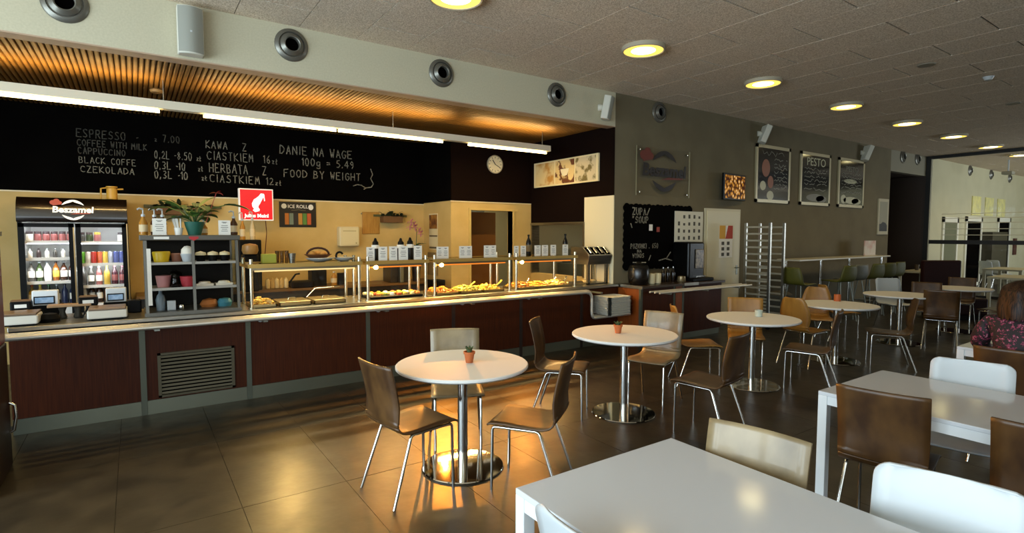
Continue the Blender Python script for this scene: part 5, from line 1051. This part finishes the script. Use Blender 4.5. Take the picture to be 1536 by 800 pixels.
# high table with stools
ht = thing('high_table', 'long narrow white bar-height table along the grey wall', 'table', (0, 0, 0))
MB().bb(10.25, 14.2, 5.35, 5.8, 1.135, 1.165).build('tabletop', mat('hightop', '#cfc9b4', .3), ht, bevel=.004)
for x, y in ((10.4, 5.7), (11.23, 5.45), (12.77, 5.6), (13.98, 5.45)):
    for y in (y,): MB().tube([(x, y, 0), (x, y, 1.135)], .022, 12).build('leg', CHROME, ht, 50)
def stool(x, y, deg, m, label):
    t = thing('bar_stool', label, 'bar stool', (x, y, 0), math.radians(deg), 'bar stools at the high table')
    pf = smooth_path([(.20, .745), (.15, .755), (0, .745), (-.12, .745), (-.18, .765), (-.215, .82), (-.235, .92), (-.25, 1.06)], 3)
    v, f = shell(pf, lambda q: .20 if q < .5 else .20-.05*max(0, (q-.7)/.3)**2, curve=.03); o = MB().add(v, f).build('shell', m, t, 60); s_ = o.modifiers.new('thick', 'SOLIDIFY'); s_.thickness = .018
    for sx in (-1, 1):
        for sy in (-1, 1): MB().tube([(sx*.12, sy*.12, .735), (sx*.22, sy*.2, 0)], .011, 8).build('leg', STEELD, t, 50)
    fp_ = .3; q = .12+(.1)*(1-fp_/.735); w_ = .12+.08*(1-fp_/.735)
    MB().tube([(q, -w_, fp_), (q, w_, fp_), (-q, w_, fp_), (-q, -w_, fp_), (q, -w_, fp_)], .009, 8).build('footrest', STEELD, t, 50)
stool(9.75, 5.1, -5, OLIVE, 'olive bar stool at the near end of the high table')
stool(11.05, 5.0, 75, OLIVE, 'olive bar stool, second from the rack along the high table'); stool(11.65, 5.05, 75, GREYS, 'grey bar stool between two olive stools at the high table')
stool(12.3, 5.02, 75, OLIVE, 'olive bar stool right of the grey stool'); stool(12.85, 5.02, 75, OLIVE, 'olive bar stool behind the high table leg, next to last'); stool(13.4, 5.05, 80, OLIVE, 'olive bar stool at the far end of the high table')
o = MB().bb(13.5, 14.05, 5.6, 5.62, 1.167, 1.50).build('leaflet_stand', mat('leaflet', '#d6c9b8', .5, col2='#c98a78', scale=4, lo=.45, hi=.7), None); tag(o, 'pink and white leaflet stand on the high table', 'leaflet')
pp = onz(1168, 447, .45); o = MB().lathe([(.16, 0), (.2, .2), (.2, .40), (.24, .44), (.235, .52), (.16, .57), (0, .58)], 20, at=(pp.x, pp.y, 0)).build('pouffe', mat('pouffe', '#5a5648', .8), None, 50); tag(o, 'grey round cushioned pouffe behind the rack trolley', 'pouffe')

# =================================================================== GLASS PARTITION AND FAR ROOM
gp = struct(thing('partition_glass', '', '')); del gp['category']; gp['label'] = 'glass partition with dark rail to the far room'
gp.location = (XP, 0, 0)
MB().bb(-.05, .05, YF, 5.99, 3.69, HC).bb(-.05, .05, 5.88, 5.99, 0, 3.69).bb(-.05, .05, YF, 5.88, 1.385, 1.49).bb(-.04, .04, YF, 5.88, 0, .06).build('frame', mat('part_frame', '#15130f', .5), gp)
MB().bb(-.052, -.03, 5.86, 5.88, 0, 3.69).build('jamb_trim', mat('jamb', '#cfc9b0', .5), gp)
for a, b in ((5.86, 4.1), (4.1, 2.2), (2.2, .3), (.3, YF)):
    for c, d in ((.06, 1.385), (1.49, 3.69)): MB().bb(-.006, .006, b+.004, a-.004, c, d).build('pane', GLASS, gp)
et = MB()
for z in (1.62, 1.78, 1.94, 2.06, 2.18): et.bb(-.009, -.007, .5, 5.6, z, z+.016)
et.build('etched_lines', mat('etched', '#e0dcc4', .8), gp)
FW = mat('far_white', '#e9e6d2', .5)
def far_window(x0, x1, z0, z1, label, m, nm):
    t = thing(nm, label, nm.split('_')[-1], (0, YB-.001, 0))
    MB().bb(x0, x0+.12, -.04, 0, z0, z1).bb(x1-.12, x1, -.04, 0, z0, z1).bb(x0, x1, -.04, 0, z1-.15, z1).bb(x0, x1, -.04, 0, z0, z0+.1).build('frame', FW, t); MB().bb(x0+.12, x1-.12, -.02, 0, z0+.1, z1-.15).build('panel', m, t); return t
far_window(19.3, 20.55, .75, 2.15, 'white-framed window in the cream wall beyond the glass', mat('far_pane', '#6f7258', .3), 'far_window')
t = far_window(21.2, 22.7, 0, 2.2, 'left dark doorway with white frame beyond the glass', DARK, 'far_door'); t = far_window(24.3, 25.7, 0, 2.22, 'right dark doorway with white frame beyond the glass', DARK, 'far_door')
tag(MB().bb(22.72, 24.28, YB-.30, YB-.005, 0, 1.72).build('far_cabinet', mat('far_dark', '#3a3520', .5), None), 'dark tall cabinet between the two far doorways', 'cabinet')
YG = mat('reflection_yellow', '#e8df8c', .7, col2='#cfc88a', scale=5)  # pale panels stand in for reflections in the glass, painted as colour
for i, x in enumerate((22.1, 23.35, 24.6)): o = MB().bb(x-.4, x+.4, YB-.025, YB, 2.25, 2.85).build('yellow_reflection', YG, None); tag(o, 'pale yellow panel painted as a glass reflection on the far cream wall, %s from left' % ORD[i], 'picture', 'pale yellow painted reflections')
pj = thing('ceiling_projector', 'small white projector hanging from the far ceiling', 'projector', (20.6, 4.9, 3.35)); MB().bb(-.14, .14, -.12, .12, 0, .09).build('body', mat('proj_grey', '#9a9784', .5), pj, bevel=.02); MB().tube([(0, 0, .09), (0, 0, HC-3.35)], .02, 8).build('pole', WHITEP, pj)
tag(MB().bb(26.2, 26.5, YB-.05, YB, .9, 1.5).build('red_box', mat('far_red', '#4a1410', .5), None), 'dark red wall box beyond the glass', 'box')
# far furniture
def plain_table(x, y, w, l, label):
    t = thing('far_table', label, 'table', (x, y, 0)); MB().bb(-w/2, w/2, -l/2, l/2, .70, .74).build('tabletop', mat('far_top', '#b9b396', .4), t)
    for sx in (-1, 1):
        for sy in (-1, 1): MB().bb(sx*(w/2-.04)-.03, sx*(w/2-.04)+.03, sy*(l/2-.04)-.03, sy*(l/2-.04)+.03, 0, .70).build('leg', MATS['far_top'], t)
def place(px, py, z=.74): return onz(px, py, z)
p = place(1412, 404)+Vector((-.9, 0, 0)); plain_table(p.x, p.y, 1.4, .8, 'pale table near the partition jamb at the far left')
q = p; o = MB().lathe([(.04, 0), (.055, .14), (0, .14)], 12, at=(q.x-.1, q.y+.2, .741)).build('brown_tumbler', mat('tumbler_b', '#4a3a24', .4), None, 45); tag(o, 'brown tumbler on the pale table near the jamb', 'tumbler')
p = place(1515, 403); plain_table(p.x, p.y, 1.4, .8, 'pale table beyond the glass at the right edge, rear one'); p2 = place(1525, 415); plain_table(p2.x, p2.y, 1.2, .7, 'pale table at the right edge, front one')
BKC = protos['k'] = make_chair('s', BLACK, 'black chair beside the pale table near the jamb'); p3 = onz(1424, 420, .44); BKC.location = (p3.x, p3.y, 0); BKC.rotation_euler.z = math.radians(200)
c = copy_tree(BKC); c['label'] = 'black chair left of the pale table near the jamb'; p3 = onz(1397, 425, .44); c.location = (p3.x-.3, p3.y+.75, 0); c.rotation_euler.z = math.radians(20)
for i, (px, py) in enumerate(((1489, 413), (1500, 411))):
    p3 = onz(px, py, .44); chair('w', p3.x, p3.y, -30, 'white chair at the far right tables, %s one' % ('left', 'right')[i])
t = thing('red_armchair', 'dark red high-backed armchair behind the farthest round table', 'armchair', (13.25, 3.85, 0), math.radians(-125))
MB().bb(-.35, .35, -.37, .37, .1, .42).build('seat', mat('oxblood', '#260a06', .6, spec=.2), t, bevel=.03); MB().bb(-.45, -.33, -.38, .38, .1, 1.12).build('backrest', MATS['oxblood'], t, bevel=.03)
MB().bb(-.4, .32, -.34, .34, 0, .1).build('plinth', BLACK, t)

# =================================================================== WOMAN AT THE TABLE
def skin_mesh(name, verts, edges, radii, m, parent, root=0, sub=2):
    me = bpy.data.meshes.new(name); me.from_pydata(verts, edges, []); o = bpy.data.objects.new(name, me); COL.objects.link(o); o.parent = parent
    sk_ = o.modifiers.new('skin', 'SKIN'); sk_.use_smooth_shade = True
    d = me.skin_vertices[0].data
    for i, r in enumerate(radii): d[i].radius = r if isinstance(r, tuple) else (r, r); d[i].use_root = (i == root)
    s_ = o.modifiers.new('sub', 'SUBSURF'); s_.levels = sub; s_.render_levels = sub
    me.materials.append(m); return o
SKIN = mat('skin', '#b98a6c', .5)
wo = thing('person', 'woman with brown hair in a pink floral dark blouse seated at the white table', 'person', (5.20, 1.12, 0))
V = [(-.06, 0, .53), (-.07, 0, .68), (-.05, 0, .85), (-.02, 0, .99), (.0, 0, 1.06), (.015, 0, 1.10), (.03, 0, 1.17), (.03, 0, 1.25),     # 0-7 spine, neck, head
     (-.02, .16, .985), (.04, .24, .82), (.26, .20, .765), (.34, .15, .762),                                                         # 8-11 left arm
     (-.02, -.16, .985), (.04, -.24, .82), (.26, -.20, .765), (.34, -.15, .762),                                                     # 12-15 right arm
     (.02, .09, .52), (.40, .11, .50), (.42, .11, .1), (.43, .11, .04), (.54, .12, .03),                                              # 16-20 left leg
     (.02, -.09, .52), (.40, -.11, .50), (.42, -.11, .1), (.43, -.11, .04), (.54, -.12, .03)]                                         # 21-25
E_ = [(0,1),(1,2),(2,3),(3,4),(4,5),(5,6),(6,7),(3,8),(8,9),(9,10),(10,11),(3,12),(12,13),(13,14),(14,15),(0,16),(16,17),(17,18),(18,19),(19,20),(0,21),(21,22),(22,23),(23,24),(24,25)]
Rr = [(.105,.105),(.09,.09),(.095,.095),(.075,.075),.05,.048,.075,.085,.036,.034,.03,.024,.036,.034,.03,.024,.085,.06,.04,.035,.035,.085,.06,.04,.035,.035]
for s_ in (0, 1):                                                                                                                     # fingers
    base = 11 if s_ == 0 else 15; sg_ = 1 if s_ == 0 else -1
    bx_, by_, bz_ = V[base]
    for k, (dy, ln) in enumerate(((-.028, .055), (-.01, .075), (.008, .08), (.026, .068))):
        i0 = len(V); V += [(bx_+.05, by_+dy*sg_, bz_), (bx_+.05+ln*.55, by_+dy*sg_*1.15, bz_-.003), (bx_+.05+ln, by_+dy*sg_*1.2, bz_-.009)]; E_ += [(base, i0), (i0, i0+1), (i0+1, i0+2)]; Rr += [.010, .0085, .007]
    i0 = len(V); V += [(bx_+.02, by_-.04*sg_, bz_), (bx_+.055, by_-.062*sg_, bz_-.005)]; E_ += [(base, i0), (i0, i0+1)]; Rr += [.011, .009]
body = skin_mesh('body', V, E_, Rr, SKIN, wo)
M = mat('floral_blouse', '#1c0d12', .7); nt = M.node_tree; N = nt.nodes; L = nt.links
tc = N.new('ShaderNodeTexCoord'); vo = N.new('ShaderNodeTexVoronoi'); vo.inputs['Scale'].default_value = 38; rp = N.new('ShaderNodeValToRGB'); rp.color_ramp.interpolation = 'CONSTANT'
rp.color_ramp.elements[0].color = lin('#b88490'); rp.color_ramp.elements[1].color = lin('#7c2844'); rp.color_ramp.elements[1].position = .16; e_ = rp.color_ramp.elements.new(.38); e_.color = lin('#14080d')
ns = N.new('ShaderNodeTexNoise'); ns.inputs['Scale'].default_value = 60; mx = N.new('ShaderNodeMixRGB'); mx.inputs[0].default_value = .06
L.new(tc.outputs['Object'], mx.inputs[1]); L.new(tc.outputs['Object'], ns.inputs['Vector']); L.new(ns.outputs['Color'], mx.inputs[2]); L.new(mx.outputs[0], vo.inputs['Vector']); L.new(vo.outputs['Distance'], rp.inputs[0]); L.new(rp.outputs[0], N['Principled BSDF'].inputs['Base Color'])
Vb = [V[0], V[1], V[2], V[3], (.0, 0, 1.035), V[8], (.0, .22, .90), V[9], (.13, .225, .79), V[12], (.0, -.22, .90), V[13], (.13, -.225, .79)]
skin_mesh('blouse', Vb, [(0,1),(1,2),(2,3),(3,4),(3,5),(5,6),(6,7),(7,8),(3,9),(9,10),(10,11),(11,12)], [(.14,.14),(.13,.13),(.14,.14),(.12,.12),.075,.085,.07,.062,.055,.085,.07,.062,.055], M, wo)
skin_mesh('trousers', [V[0], V[16], V[17], V[18], V[21], V[22], V[23]], [(0,1),(1,2),(2,3),(0,4),(4,5),(5,6)], [(.145,.12), .1, .075, .055, .1, .075, .055], mat('trousers', '#15161c', .8), wo)
hb = MB(); n1, n2 = 26, 48
for i in range(n1+1):                                       # shoulder-length bob, open at the face
    q = i/n1; z = 1.325-.28*q
    for j in range(n2):
        a = 2*math.pi*j/n2; r = (.132*math.sin(min(1.57, (q*2.6)**.62*1.57)) if q < .38 else .132+.016*math.sin((q-.38)*4))*(1+.035*math.sin(j*5.3)+.02*math.sin(j*11+q*6))
        fr_ = math.cos(a)
        if fr_ > .45 and q > .42: r *= .62
        hb.v.append((.02+r*math.cos(a)*1.02-.01*q, r*math.sin(a)*.95, z-.012*math.sin(j*3.1)*q))
for i in range(n1):
    for j in range(n2): hb.f.append((i*n2+j, i*n2+(j+1)%n2, (i+1)*n2+(j+1)%n2, (i+1)*n2+j))
hb.f.append(tuple(range(n2)))
hb.build('hair', mat('brown_hair', '#100804', .5, col2='#3c2413', scale=16, stretch=(9, 9, .4), spec=.25, lo=.42, hi=.6), wo, 80)
fc = MB().lathe([(0, .0), (.012, .01), (.006, .03), (0, .035)], 10, at=(.118, 0, 1.185)); fc.build('nose', SKIN, wo, 60)
for s_ in (-1, 1): MB().lathe([(0, -.009), (.009, 0), (0, .009)], 10, at=(.105, s_*.032, 1.225)).build('eye', mat('eye', '#1a1410', .2), wo, 60)
MB().box((.108, 0, 1.145), (.008, .045, .009)).build('mouth', mat('lips', '#8a3f3a', .5), wo)
